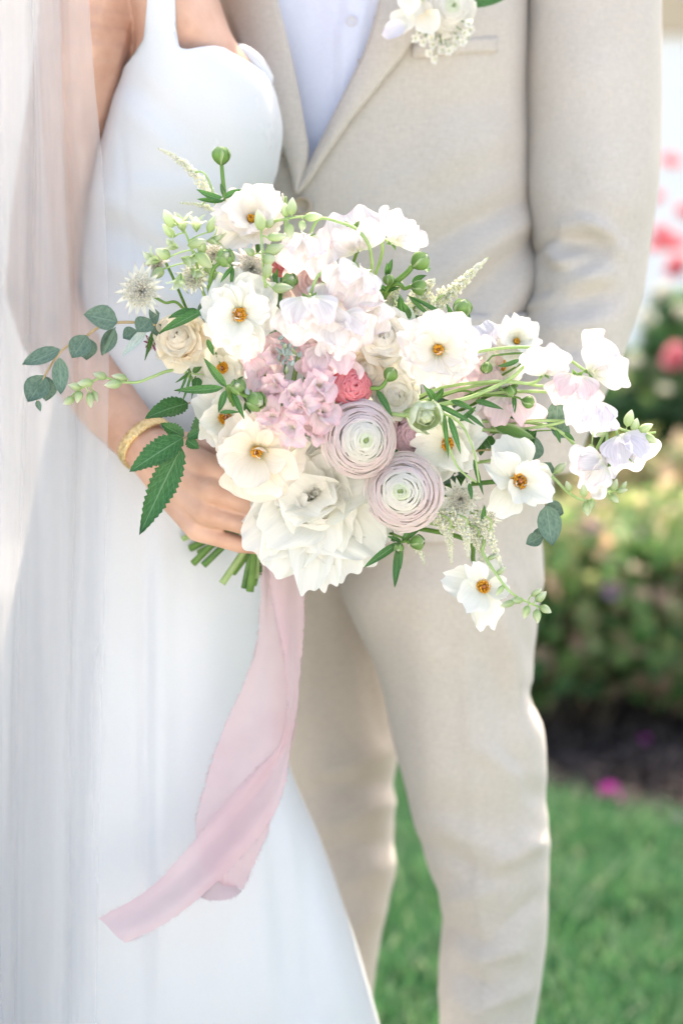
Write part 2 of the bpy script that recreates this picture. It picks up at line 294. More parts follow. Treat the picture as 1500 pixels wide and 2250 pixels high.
# ------------------------------------------------------------------ lofted bodies and clothes
def fold_disp(folds, px, py):
    s = 0.0
    for (x0, y0, x1, y1, wd, h) in folds:
        dx, dy = x1 - x0, y1 - y0; L2 = dx * dx + dy * dy
        t = max(0, min(1, ((px - x0) * dx + (py - y0) * dy) / L2)); qx, qy = px - x0 - t * dx, py - y0 - t * dy
        d2 = (qx * qx + qy * qy) / (wd * wd)
        if d2 < 9:
            e = 1 - abs(2 * t - 1) ** 4 * .6
            s += h * math.exp(-d2) * e
    return s
class Loft:
    """stack of superellipse sections: keys are (photo row, left edge, right edge, distance, half depth)"""
    def __init__(s, keys, n=2.3):
        k = np.array(keys, float); s.k = k; s.n = n
        s.zrow = [P(750, r[0], r[3]).z for r in keys]
    def at(s, py):
        g = lambda c: float(interp(s.k[:, 0], s.k[:, c], py)); return g(1), g(2), g(3), g(4)
    def front(s, px, py, off=0.0):
        xl, xr, Yc, d = s.at(py); Y = Yc - d
        for _ in range(6):
            v = P(px, py, Y)
            a = P(xl, py, Yc).x; b = P(xr, py, Yc).x; u = min(.999, abs((v.x - (a + b) / 2) / ((b - a) / 2)))
            Y = Yc - d * (1 - u ** s.n) ** (1 / s.n)
        return P(px, py, Y - off)
    def geo(s, rows, cols=128, folds=(), wr=0.0, wscale=(6, 6, 2.5), seed=0, clamp=None):
        V = []
        for py in rows:
            xl, xr, Yc, d = s.at(py); A = P(xl, py, Yc); B = P(xr, py, Yc); hw = (B.x - A.x) / 2; cx = (A.x + B.x) / 2; z = A.z
            for j in range(cols):
                a = 2 * math.pi * j / cols; ca, sa = math.cos(a), math.sin(a); e = 2 / s.n
                nx, ny = math.copysign(abs(ca) ** e, ca), -math.copysign(abs(sa) ** e, sa)
                v = Vector((cx + hw * nx, Yc + d * ny, z))
                nn = Vector((ca / hw, -sa / d, 0)).normalized()
                h = 0.0
                if ny < .2 and folds:
                    qx, qy = proj(v); h += .85 * fold_disp(folds, qx, qy)
                if wr: h += wr * noise.fractal((v.x * wscale[0] + seed, v.y * wscale[1], v.z * wscale[2]), 1.0, 2.0, 3) + wr * .22 * noise.noise((v.x * 34 + seed, v.y * 34, v.z * 22))
                v = v + nn * h
                if clamp and ny < .6:
                    qx, qy = proj(v); lim = clamp(qx)
                    if qy < lim: v = P(qx, lim, v.y)
                V.append(v)
        return V, grid_faces(len(rows), cols, True)
def capsules(chains, V, Fc, ns=10, nr=6):
    for ch in chains:
        for (p, r), (q, s) in zip(ch[:-1], ch[1:]):
            L = (q - p).length; n = max(2, int(L / (.28 * min(r, s))))
            for i in range(n + 1):
                c = p.lerp(q, i / n); rr = r + (s - r) * i / n; b = len(V)
                V.append(c + Vector((0, 0, rr)))
                for a in range(1, nr):
                    th = math.pi * a / nr
                    for k in range(ns):
                        ph = 2 * math.pi * k / ns; V.append(c + Vector((math.sin(th) * math.cos(ph), math.sin(th) * math.sin(ph), math.cos(th))) * rr)
                V.append(c - Vector((0, 0, rr)))
                for k in range(ns): Fc.append((b, b + 1 + k, b + 1 + (k + 1) % ns))
                for a in range(nr - 2):
                    for k in range(ns):
                        i0 = b + 1 + a * ns; Fc.append((i0 + k, i0 + ns + k, i0 + ns + (k + 1) % ns, i0 + (k + 1) % ns))
                e = b + 1 + (nr - 1) * ns
                for k in range(ns): Fc.append((e, e - ns + (k + 1) % ns, e - ns + k))
def remeshed(name, V, Fc, mat, vox, smooth=6):
    me = mesh(name, V, Fc); o = bpy.data.objects.new(name, me); COL.objects.link(o)
    m = o.modifiers.new('r', 'REMESH'); m.mode = 'VOXEL'; m.voxel_size = vox; m.use_smooth_shade = True
    m = o.modifiers.new('s', 'SMOOTH'); m.factor = .5; m.iterations = smooth
    out = bpy.data.meshes.new_from_object(o.evaluated_get(bpy.context.evaluated_depsgraph_get()))
    bpy.data.objects.remove(o); bpy.data.meshes.remove(me); out.name = name
    out.materials.clear(); out.materials.append(mat); out.polygons.foreach_set('use_smooth', [True] * len(out.polygons)); return out
# ================================================================== THE SETTING
def G(px, py):
    d = F + Vector((1, 0, 0)) * ((px - 750) / FPX) + U * ((1125 - py) / FPX); return CAM + d * (-CAMZ / d.z)
m_lawn = plain_mat('lawn_soil', [(.3, (.016, .040, .012, 1)), (.7, (.035, .085, .025, 1))], 14, .9, .5, .02)
m_grass = island_mat('grass_blades', [(0, (.025, .10, .04, 1)), (.42, (.05, .175, .065, 1)), (.76, (.10, .25, .095, 1)), (.93, (.24, .36, .2, 1)), (1, (.40, .44, .30, 1))], .45, .5)
m_mulch = plain_mat('dark_mulch', [(.3, (.025, .019, .017, 1)), (.7, (.06, .043, .038, 1))], 60, .95, 1, .02)
m_chip = island_mat('mulch_chips', [(0, (.02, .014, .013, 1)), (.6, (.05, .036, .032, 1)), (1, (.11, .08, .07, 1))], 0, .9)
m_path = plain_mat('pale_concrete', [(.3, (.60, .59, .57, 1)), (.7, (.70, .69, .66, 1))], 6, .9, .2)
m_render = plain_mat('white_render', [(.3, (.82, .80, .76, 1)), (.7, (.87, .85, .81, 1))], 12, .9, .3)
m_tan = plain_mat('tan_boards', [(.3, (.52, .40, .27, 1)), (.7, (.60, .47, .33, 1))], 9, .8, .3)
gm = mesh('ground', [(-150, -60, 0), (150, -60, 0), (150, 250, 0), (-150, 250, 0)], [(0, 1, 2, 3)], m_lawn); tag(obj('ground', gm), 'lawn ground stretching behind the couple', kind='structure')
e0, e1, e2 = G(870, 1712), G(1200, 1768), G(1480, 1838)
edge = [Vector((-3, e0.y + .5, .004)), Vector((-.4, e0.y + .12, .004)), Vector((e0.x, e0.y, .004)), Vector((e1.x, e1.y, .004)), Vector((e2.x, e2.y, .004)), Vector((1.5, e2.y - .3, .004)), Vector((3, e2.y - 1, .004))]
ed = catmull(edge, 40)
V = [v for v in ed] + [Vector((v.x, 6.6, .004)) for v in ed]; n = len(ed)
tag(obj('mulch_bed', mesh('mulch_bed', V, [(i, i + 1, n + i + 1, n + i) for i in range(n - 1)], m_mulch)), 'dark bark mulch bed under the rose bushes', kind='structure')
V = [Vector((x, y, .008)) for y in (6.6, 9.5) for x in (-8, 8)]
tag(obj('path', mesh('path', V, [(0, 1, 3, 2)], m_path)), 'pale concrete path behind the flower bed', kind='structure')
V = [Vector((x, y, .008)) for y in (-9, 1.0) for x in (-8, 8)]  # unseen pale ground, added to bounce fill light onto the couple
tag(obj('path', mesh('path', V, [(0, 1, 3, 2)], m_path)), 'unseen pale paving added in front of the couple to bounce light', kind='structure')
def edge_y(x):
    for a, b in zip(ed[:-1], ed[1:]):
        if a.x <= x <= b.x: return a.y + (b.y - a.y) * (x - a.x) / (b.x - a.x)
    return 4
def blades(n, x0, x1, y0, y1, h0, h1):
    V, Fc = [], []
    for _ in range(n):
        x = rnd.uniform(x0, x1); y = rnd.uniform(y0, y1)
        if y > edge_y(x) + rnd.gauss(0, .03): continue
        cl = noise.noise((x * 5, y * 5, 0)) + .6 * noise.noise((x * 13, y * 13, 4))
        if noise.noise((x * 8, y * 8, 9)) > .38 and rnd.random() < .7: continue
        h = rnd.uniform(h0, h1) * (1 + .5 * cl); a = rnd.uniform(0, 6.28); wd = rnd.uniform(.002, .004)
        l = rnd.uniform(.2, 1.0) * h; la = rnd.uniform(0, 6.28); b = len(V)
        dx, dy = math.cos(a) * wd, math.sin(a) * wd; lx, ly = math.cos(la) * l, math.sin(la) * l
        V += [(x - dx, y - dy, 0), (x + dx, y + dy, 0), (x + lx * .4 + dx * .7, y + ly * .4 + dy * .7, h * .6), (x + lx * .4 - dx * .7, y + ly * .4 - dy * .7, h * .6), (x + lx, y + ly, h)]
        Fc += [(b, b + 1, b + 2, b + 3), (b + 3, b + 2, b + 4)]
    return V, Fc
V, Fc = blades(95000, -1.3, 1.9, 2.3, 4.5, .03, .075)
tag(obj('grass', mesh('grass', V, Fc, m_grass, False)), 'short green lawn grass beyond the couple', kind='stuff')
V, Fc = [], []
for _ in range(9000):
    x = rnd.uniform(-1.5, 2.2); y = rnd.uniform(3.7, 5.6)
    if y < edge_y(x) - rnd.uniform(0, .05): continue
    c = Vector((x, y, rnd.uniform(.004, .03))); q = Quaternion((rnd.gauss(0, 1), rnd.gauss(0, 1), rnd.gauss(0, 1), rnd.gauss(0, 1))).normalized()
    l, wd = rnd.uniform(.01, .035), rnd.uniform(.004, .011); b = len(V)
    V += [c + q @ Vector((sx * l, sy * wd, 0)) for sx, sy in ((-1, -1), (1, -.6), (1, .8), (-1, 1))]; Fc.append((b, b + 1, b + 2, b + 3))
tag(obj('bark_chips', mesh('bark_chips', V, Fc, m_chip, False)), 'loose bark chips on the mulch bed', kind='stuff')
# a white rendered house with tan boarding above, far out of focus
def box(V, Fc, x0, x1, y0, y1, z0, z1):
    b = len(V); V += [Vector((x, y, z)) for z in (z0, z1) for y in (y0, y1) for x in (x0, x1)]
    Fc += [tuple(b + i for i in f) for f in ((0, 2, 3, 1), (4, 5, 7, 6), (0, 1, 5, 4), (2, 6, 7, 3), (0, 4, 6, 2), (1, 3, 7, 5))]
house = thing('white_house', 'white rendered house with tan boards above, blurred behind the sleeve', 'house', Matrix.Translation((1.6, 9.6, 0)))
V, Fc = [], []; box(V, Fc, -3.2, 6, 0, .3, 0, 1.96); obj('wall', mesh('wall', V, Fc, m_render, False), house)
for k in range(4):
    V, Fc = [], []; box(V, Fc, -3.2, 6, -.03, .25, 1.965 + k * .2, 2.155 + k * .2); obj('board', mesh('board', V, Fc, m_tan, False), house)
# shrubs
def leaf_mass(n, blobs, size, droop=.3, seed=1):
    r = random.Random(seed); V, Fc = [], []
    for _ in range(n):
        (c, rad) = r.choice(blobs)
        d = Vector((r.gauss(0, 1), r.gauss(0, 1), r.gauss(0, 1))).normalized(); rr = r.random() ** .4
        p = Vector(c) + Vector((d.x * rad[0], d.y * rad[1], d.z * rad[2])) * rr * (1 + .25 * noise.noise((c[0] * 3 + d.x * 2.2, d.y * 2.2, d.z * 2.2 + seed)))
        if p.z < .03: continue
        nrm = (d + Vector((r.gauss(0, .6), r.gauss(0, .6), r.gauss(0, .6) + droop))).normalized(); a = nrm.orthogonal().normalized(); a = Quaternion(nrm, r.uniform(0, 6.28)) @ a; b_ = nrm.cross(a)
        l = size * r.uniform(.6, 1.3); b = len(V)
        V += [p - a * l, p + b_ * l * .45, p + a * l, p - b_ * l * .45]; Fc.append((b, b + 1, b + 2, b + 3))
    return V, Fc
def twigs(c, blobs, n, r, seed, parent, mat):
    rr = random.Random(seed); V, Fc = [], []
    for _ in range(n):
        (e, rad) = rr.choice(blobs); t = Vector(e) + Vector((rr.uniform(-.6, .6) * rad[0], rr.uniform(-.6, .6) * rad[1], rr.uniform(-.2, .7) * rad[2]))
        tube_geo([Vector((rr.uniform(-.06, .06), rr.uniform(-.06, .06), 0)), t * .5 + Vector((0, 0, .05)), t], r, r * .4, 5, None, V, Fc)
    return obj('stem', mesh('stem', V, Fc, mat), parent)
m_bark = plain_mat('shrub_bark', [(.3, (.06, .04, .025, 1)), (.7, (.11, .08, .05, 1))], 60, .8)
g_low = island_mat('spirea_leaves', [(0, (.08, .19, .06, 1)), (.35, (.17, .35, .11, 1)), (.58, (.32, .48, .17, 1)), (.74, (.48, .50, .24, 1)), (.87, (.62, .45, .31, 1)), (1, (.70, .43, .33, 1))], .62, .55)
g_low2 = island_mat('golden_spirea_leaves', [(0, (.10, .18, .06, 1)), (.4, (.26, .31, .11, 1)), (.7, (.42, .37, .17, 1)), (1, (.56, .34, .24, 1))], .55, .55)
g_rose = island_mat('rose_leaves', [(0, (.025, .08, .025, 1)), (.5, (.06, .16, .05, 1)), (.82, (.13, .26, .08, 1)), (1, (.34, .40, .18, 1))], .55, .55)
pk = petal_mat('garden_rose_petal', [(0, (.86, .42, .34, 1)), (.5, (.86, .24, .28, 1)), (1, (.88, .38, .42, 1))], .35, veins=(8, 1))
wh = petal_mat('pale_garden_rose_petal', [(0, (.78, .74, .5, 1)), (1, (.80, .78, .70, 1))], .35)
mg = petal_mat('magenta_petal', [(0, (.62, .16, .5, 1)), (1, (.6, .05, .42, 1))], .35)
lv = petal_mat('pale_lilac_petal', [(0, (.7, .6, .7, 1)), (1, (.62, .42, .6, 1))], .35)
def blossom_mesh(r, mat, seed, np_=14):
    rr = random.Random(seed); V, Fc, UV = [], [], []
    for k in range(np_):
        th = R(20 + 70 * k / np_); ph = k * 2.4; L = r * (.55 + .45 * k / np_); b = len(V)
        m = Matrix.Rotation(ph, 4, 'Z') @ Matrix.Rotation(R(90) - th, 4, 'X')
        for v in (0, .5, 1):
            for u in (-1, 0, 1):
                V.append(m @ Vector((u * L * (.25 + .35 * math.sin(math.pi * min(v, .8))), L * v * (1 - .12 * abs(u)), L * (.25 * v * v + .12 * u * u)))); UV.append(((u + 1) / 2, v))
        Fc += grid_faces(3, 3, False, b)
    return mesh('blossom', V, Fc, mat, True, UV)
def shrub(name, label, loc, blobs, n, size, mat, seed, group, flowers=(), droop=.3):
    t = thing(name, label, 'shrub', Matrix.Translation(loc), group)
    V, Fc = leaf_mass(n, blobs, size, droop, seed); tag(obj('foliage', mesh('foliage', V, Fc, mat, False), t), kind='stuff')
    twigs(loc, blobs, 10, .007, seed, t, m_bark)
    for (px, py, Y, r, m) in flowers:
        p = P(px, py, Y) - Vector(loc); f = Vector((rnd.gauss(0, .4), -1, .7 + rnd.gauss(0, .3))).normalized()
        obj('blossom', blossom_mesh(r, m, int(px + py)), t, Matrix.Translation(p) @ f.to_track_quat('Z', 'Y').to_matrix().to_4x4() @ Matrix.Rotation(rnd.uniform(0, 6), 4, 'Z'))
    return t
gB = 'shrubs growing in the mulch bed'
X = lambda px, Y: P(px, 1125, Y).x
shrub('spirea_shrub', 'low green and russet shrub bordering the mulch, beside the right trouser leg', (X(1290, 4.75), 4.8, 0),
      [((-.12, 0, .26), (.22, .22, .20)), ((.10, -.02, .30), (.22, .22, .22)), ((-.02, .02, .42), (.26, .24, .14)), ((.22, 0, .22), (.16, .2, .17)), ((-.3, .05, .3), (.2, .2, .22))], 3600, .034, g_low, 3, gB,
      [(1345, 1298, 4.62, .028, lv), (1390, 1180, 4.7, .022, lv), (1300, 1160, 4.7, .02, lv)])
shrub('spirea_shrub', 'low yellow-green shrub at the right edge of the photo', (X(1590, 4.85), 4.85, 0),
      [((-.1, -.02, .27), (.24, .24, .21)), ((.15, 0, .28), (.24, .24, .22)), ((-.05, .02, .42), (.28, .26, .15))], 3200, .034, g_low, 5, gB, [(1490, 1250, 4.68, .02, lv)])
shrub('spirea_shrub', 'golden russet shrub rising behind the low green shrub', (X(1400, 5.2), 5.25, 0),
      [((-.18, 0, .42), (.24, .2, .2)), ((.08, -.05, .46), (.26, .2, .19)), ((.32, 0, .42), (.22, .2, .2)), ((0, 0, .22), (.3, .2, .2))], 3200, .036, g_low2, 8, gB)
shrub('rose_bush', 'tall dark green rose bush with pink roses behind the groom\'s sleeve', (X(1500, 5.75), 5.8, 0),
      [((-.02, 0, .42), (.34, .28, .36)), ((.18, 0, .62), (.3, .28, .28)), ((-.14, -.03, .66), (.2, .2, .18)), ((.3, 0, .9), (.2, .2, .14)), ((.06, 0, .86), (.18, .2, .13))], 6000, .036, g_rose, 11, gB,
      [(1470, 362, 5.6, .034, pk), (1442, 440, 5.6, .026, pk), (1450, 520, 5.5, .032, pk), (1478, 545, 5.5, .045, pk), (1490, 590, 5.5, .04, pk), (1436, 548, 5.55, .026, pk), (1485, 790, 5.45, .045, pk), (1500, 470, 5.6, .03, pk),
       (1415, 705, 5.45, .034, wh), (1455, 650, 5.5, .035, wh), (1390, 800, 5.5, .028, wh), (1460, 860, 5.5, .02, wh), (1495, 690, 5.5, .03, wh)])
for (px, py, r, m, lab) in ((1338, 1762, .030, mg, 'lilac and magenta blossom fallen on the mulch near the lawn edge'), (1416, 1652, .024, mg, 'small magenta blossom fallen on the mulch under the shrub'), (1490, 1828, .026, lv, 'pale lilac blossom lying at the right edge of the lawn')):
    g = G(px, py); o = obj('fallen_blossom', blossom_mesh(r, m, int(px)), None, Matrix.Translation(g + Vector((0, 0, .012))) @ Matrix.Rotation(.6, 4, 'X')); tag(o, lab, 'blossom', 'blossoms fallen on the bed')
# ================================================================== THE GROOM
groom = thing('person', 'man in a beige suit and pale blue shirt standing at right, hand in pocket', 'person', Matrix.Translation((P(850, 1125, 2.12).x, 2.12, 0)))
JF = [(690, 470, 860, 640, 34, -.004), (820, 430, 1060, 330, 38, .004), (760, 520, 1150, 400, 40, .005), (900, 560, 1150, 440, 26, -.006), (860, 690, 1160, 470, 36, .009), (930, 740, 1180, 520, 26, -.008), (990, 800, 1200, 570, 30, .008),
      (940, 250, 1140, 190, 40, -.003), (950, 340, 1130, 300, 50, .004), (1120, 20, 1150, 560, 22, .004), (1000, 230, 960, 420, 40, .004), (1060, 820, 1190, 690, 30, -.007)]
JK = [(-330, 560, 1060, 2.14, .06), (-250, 450, 1150, 2.14, .095), (0, 440, 1160, 2.14, .115), (200, 440, 1160, 2.14, .122), (400, 435, 1160, 2.14, .125), (600, 425, 1190, 2.14, .125), (800, 415, 1205, 2.14, .13), (1000, 400, 1212, 2.14, .132), (1150, 395, 1205, 2.14, .132)]
jl = Loft(JK, 2.5)
def in_poly(x, y, pg):
    c = False
    for (x0, y0), (x1, y1) in zip(pg, pg[1:] + pg[:1]):
        if (y0 > y) != (y1 > y) and x < (x1 - x0) * (y - y0) / (y1 - y0) + x0: c = not c
    return c
VCUT = [(590, -400), (855, -400), (855, -40), (812, 110), (755, 230), (700, 335), (668, 385), (664, 330), (652, 240), (628, 110), (600, 0)]
V, Fc = jl.geo(np.arange(-330, 1151, 10), 150, JF, .0022, (7, 7, 3), 3)
keep = []
for f in Fc:
    c = sum((V[i] for i in f), Vector()) / 4
    if c.y < 2.1 and in_poly(*proj(c), VCUT): continue
    keep.append(f)
Fc = keep; V = list(V)
child_world('jacket', mesh('jacket', V, Fc, MAT['suit']), groom)
SK = [(-330, 1060, 1330, 2.15, .05), (-200, 1120, 1428, 2.14, .068), (0, 1152, 1450, 2.13, .074), (150, 1148, 1452, 2.12, .074), (300, 1148, 1450, 2.11, .073), (400, 1150, 1444, 2.10, .071), (480, 1160, 1434, 2.095, .068), (560, 1168, 1424, 2.09, .066), (640, 1164, 1412, 2.08, .064), (720, 1148, 1386, 2.07, .062), (780, 1136, 1366, 2.06, .06), (860, 1112, 1330, 2.055, .057), (960, 1085, 1286, 2.05, .052), (1030, 1075, 1262, 2.05, .05)]
SF = [(1170, 560, 1215, 520, 10, -.006), (1260, 470, 1345, 520, 10, .005), (1215, 580, 1290, 560, 9, .006), (1150, 680, 1220, 650, 9, .005), (1250, 660, 1330, 640, 9, -.005), (1225, 505, 1310, 492, 20, .008), (1310, 492, 1370, 560, 18, .009), (1200, 540, 1255, 590, 18, .010), (1230, 530, 1350, 540, 26, -.010), (1190, 640, 1270, 600, 16, -.006), (1200, 625, 1330, 600, 18, .010), (1240, 690, 1370, 640, 26, -.008), (1200, 720, 1330, 700, 24, .007), (1240, 420, 1400, 460, 40, .004), (1300, 100, 1330, 400, 60, .004), (1230, 360, 1280, 440, 34, -.004), (1150, 780, 1340, 760, 22, -.006), (1130, 830, 1330, 830, 22, .006), (1420, 0, 1425, 420, 18, .003)]
V, Fc = Loft(SK, 2.2).geo(np.arange(-330, 1031, 10), 90, SF, .002, (8, 8, 4), 9)
b = len(V) - 90; Fc.append(tuple(range(b, b + 90)))
child_world('sleeve', mesh('sleeve', V, Fc, MAT['suit']), groom)
shl = Loft([(a, c + 8, e - 8, Y, d - .016) for a, c, e, Y, d in JK[1:6]], 2.4)
V, Fc = [], []
for py in np.arange(-240, 401, 16):
    for i in range(31):
        px = 560 + i * 10.5; q = shl.front(px, py); s = (px - (745 - .06 * (py + 240) + 22))
        q.y += .004 * math.sin(px * .021 + py * .006) - (.0035 if 0 < s < 52 else 0) + .002 * noise.noise((px * .02, py * .006, 1)); V.append(q)
Fc = grid_faces(41, 31); child_world('shirt', mesh('shirt', V, Fc, MAT['shirt']), groom)
def disc(c, nrm, r, h, mat, name, parent, seg=20):
    V, Fc = [], []; q = Vector(nrm).to_track_quat('Z', 'Y')
    prof = [(0, h * .55), (r * .62, h * .5), (r * .7, h), (r * .92, h), (r, h * .5), (r, 0)]
    for (rr, z) in prof:
        for k in range(seg): V.append(c + q @ Vector((rr * math.cos(6.2832 * k / seg), rr * math.sin(6.2832 * k / seg), z)))
    Fc = grid_faces(len(prof), seg, True)
    child_world(name, mesh(name, V, Fc, mat), parent)
def disc4(c, nrm, r, h, mat, name, parent): disc(c, nrm, r, h, mat, name, parent)
disc(shl.front(773, 46, .006), (0, -1, 0), .0052, .0025, MAT['pearl'], 'shirt_button', groom)
disc(jl.front(664, 452, .006), (-.1, -1, 0), .0092, .0035, MAT['button'], 'jacket_button', groom)
disc(jl.front(700, 640, .006), (-.1, -1, 0), .0092, .0035, MAT['button'], 'jacket_button', groom)
def solidify(o, th):
    m = o.modifiers.new('thickness', 'SOLIDIFY'); m.thickness = th; m.offset = 0; return o
def sheet(lofty, inner, outer, off0, off1, mat, name, parent, nr=46, ncol=9, roll=.006, th=.0022):
    a = catmull([Vector((x, y, 0)) for x, y in inner], nr - 1); b_ = catmull([Vector((x, y, 0)) for x, y in outer], nr - 1); V = []
    for i in range(nr):
        for j in range(ncol):
            t = j / (ncol - 1); q = a[i].lerp(b_[i], t)
            V.append(lofty.front(q.x, q.y, off0 + (off1 - off0) * t + roll * math.sin(math.pi * t) * .6))
    return solidify(child_world(name, mesh(name, V, grid_faces(nr, ncol), mat), parent), th)
sheet(jl, [(842, -200), (838, -40), (808, 90), (768, 180), (725, 268), (690, 338), (662, 392), (650, 420)], [(1010, -200), (985, -80), (905, 90), (840, 178), (772, 262), (716, 342), (678, 400), (652, 428)], .003, .0055, MAT['suit'], 'lapel', groom)
sheet(jl, [(590, -200), (604, -40), (630, 80), (652, 180), (668, 268), (677, 330), (668, 385), (652, 420)], [(430, -200), (466, -60), (520, 80), (560, 180), (596, 268), (622, 330), (640, 385), (648, 424)], .003, .007, MAT['suit'], 'lapel', groom)
# welt of the breast pocket
sheet(jl, [(905, 98), (980, 90), (1060, 82), (1092, 80)], [(905, 128), (980, 122), (1060, 116), (1092, 116)], .0016, .0016, MAT['suit'], 'breast_pocket', groom, 12, 4, 0, .0012)
sheet(jl, [(1020, 694), (1080, 690), (1150, 688), (1195, 690)], [(1020, 742), (1080, 740), (1150, 738), (1195, 738)], .004, .004, MAT['suit'], 'pocket_flap', groom, 14, 4, .002, .002)
TL = [(1040, 770, 1190, 2.13, .108), (1200, 742, 1188, 2.12, .104), (1280, 746, 1186, 2.11, .1), (1380, 790, 1176, 2.11, .094), (1450, 826, 1168, 2.11, .09), (1520, 846, 1166, 2.11, .088), (1600, 862, 1188, 2.11, .088), (1650, 873, 1195, 2.11, .088), (1750, 902, 1200, 2.12, .086), (1900, 944, 1205, 2.12, .082), (2000, 974, 1203, 2.12, .08), (2060, 970, 1198, 2.12, .078), (2150, 964, 1186, 2.12, .076), (2250, 966, 1170, 2.12, .074), (2500, 975, 1150, 2.12, .07), (3380, 990, 1140, 2.14, .07)]
TR = [(1040, 480, 900, 2.2, .11), (1250, 500, 850, 2.25, .1), (1450, 545, 862, 2.27, .095), (1640, 600, 873, 2.28, .09), (1750, 625, 865, 2.28, .086), (1900, 668, 867, 2.28, .082), (2000, 682, 846, 2.28, .08), (2150, 690, 822, 2.28, .076), (2250, 690, 813, 2.28, .074), (3250, 700, 800, 2.30, .07)]
TF = [(1010, 1300, 1040, 1800, 9, .0035), (1040, 1800, 1070, 2250, 9, .003), (905, 1420, 980, 1440, 14, .003), (1120, 1240, 1160, 1400, 14, .004), (1105, 1350, 1165, 1640, 24, .009), (1070, 1420, 1120, 1700, 34, -.006), (1120, 1660, 1190, 1760, 22, -.008), (1040, 1640, 1170, 1720, 22, .008), (950, 1800, 1130, 1895, 26, .008), (940, 1850, 1060, 1915, 16, -.007), (1060, 1910, 1185, 1850, 18, .007), (975, 1990, 1100, 1950, 24, .008), (985, 2035, 1075, 2085, 18, -.008), (1090, 2050, 1185, 1970, 18, -.007), (1040, 2110, 1150, 2085, 16, .008), (1000, 2135, 1080, 2170, 14, -.008), (1060, 2215, 1160, 2170, 18, .007), (980, 2180, 1060, 2235, 20, .006), (930, 1300, 945, 1900, 50, .006), (780, 1300, 880, 1640, 30, .004), (1130, 1840, 1190, 1860, 18, .006), (1000, 1580, 1090, 1600, 60, .004), (1150, 1500, 1168, 1560, 20, -.008), (1165, 1150, 1185, 1300, 18, .005)]
TF2 = [(700, 1700, 860, 1640, 26, .010), (660, 1740, 850, 1720, 22, -.010), (690, 1820, 860, 1760, 24, .010), (700, 1870, 850, 1850, 20, -.008), (720, 1950, 850, 1900, 24, .008), (760, 1300, 840, 1600, 30, -.006), (660, 1400, 700, 1640, 40, .006), (740, 2050, 840, 2000, 20, .006), (830, 1480, 864, 1640, 16, .007)]
V, Fc = Loft(TR, 2.2).geo(np.arange(1040, 3251, 14), 80, TF2, .002, (8, 8, 4), 5)
V2, F2 = Loft(TL, 2.2).geo(np.arange(1040, 3381, 14), 100, TF, .002, (8, 8, 4), 6)
Fc += [tuple(i + len(V) for i in f) for f in F2]; V += V2
child_world('trousers', mesh('trousers', V, Fc, MAT['suit']), groom)
# ================================================================== THE BRIDE
bride = thing('person', 'woman in a white strapped wedding dress and veil holding the bouquet, at left', 'person', Matrix.Translation((P(380, 1125, 1.98).x, 1.98, 0)))
BK = [(-200, 240, 430, 2.0, .06), (-100, 262, 452, 1.985, .078), (0, 276, 488, 1.975, .09), (80, 280, 518, 1.972, .088), (130, 274, 556, 1.972, .09), (170, 264, 592, 1.972, .091), (215, 250, 610, 1.973, .092), (290, 228, 622, 1.974, .092), (370, 210, 610, 1.976, .092), (420, 203, 594, 1.978, .096), (500, 188, 582, 1.98, .09), (600, 178, 576, 1.98, .09), (760, 150, 592, 1.985, .1), (950, 110, 612, 1.99, .112)]
DK = [(a, l, r, Y, d) for a, l, r, Y, d in BK] + [(1250, 60, 582, 1.995, .122), (1450, 15, 588, 2.0, .128), (1690, -40, 634, 2.005, .135), (1850, -90, 702, 2.01, .142), (2080, -160, 782, 2.015, .15), (2250, -210, 832, 2.02, .155), (2600, -300, 930, 2.03, .17), (3160, -420, 1060, 2.05, .2)]
dl = Loft(DK, 2.5)
NX = [200, 240, 272, 296, 316, 324, 330, 340, 380, 386, 390, 398, 412, 440, 470, 492, 512, 532, 556, 580, 600, 640]
NY = [330, 220, 148, 116, 84, 0, -70, -190, -190, 40, 98, 106, 108, 103, 100, 104, 116, 128, 142, 160, 186, 230]
def neck(px): return float(np.interp(px, NX, NY))
DF = [(322, 1180, 322, 2250, 14, -.007), (352, 1180, 356, 2250, 26, .006), (250, 1000, 200, 2250, 40, .007), (190, 1000, 130, 2250, 30, -.007), (430, 1300, 520, 2250, 60, .006), (540, 1500, 660, 2250, 30, -.006), (610, 1750, 760, 2250, 40, .008), (560, 1650, 590, 2250, 30, .005), (60, 1000, 0, 2250, 40, .006),
      (200, 420, 440, 560, 24, .004), (230, 500, 480, 620, 26, -.004), (210, 560, 480, 700, 30, .005), (270, 170, 400, 280, 26, -.003), (262, 220, 430, 380, 26, .003), (265, 300, 320, 900, 10, -.0025), (480, 180, 560, 420, 50, .004), (650, 1800, 700, 2250, 24, -.007)]
V, Fc = dl.geo(list(np.arange(-200, 220, 5)) + list(np.arange(220, 700, 10)) + list(np.arange(700, 3161, 22)), 260, DF, .0016, (6, 6, 2), 2, clamp=neck)
Fc = [f for f in Fc if len({tuple(round(c, 5) for c in V[i]) for i in f}) > 2]
top = [i for i in range(len(V)) if V[i].y > 1.96 and proj(V[i])[1] < 90]; ts = set(top)
Fc = [f for f in Fc if not any(i in ts for i in f)]
child_world('dress', mesh('dress', V, Fc, MAT['dress']), bride)
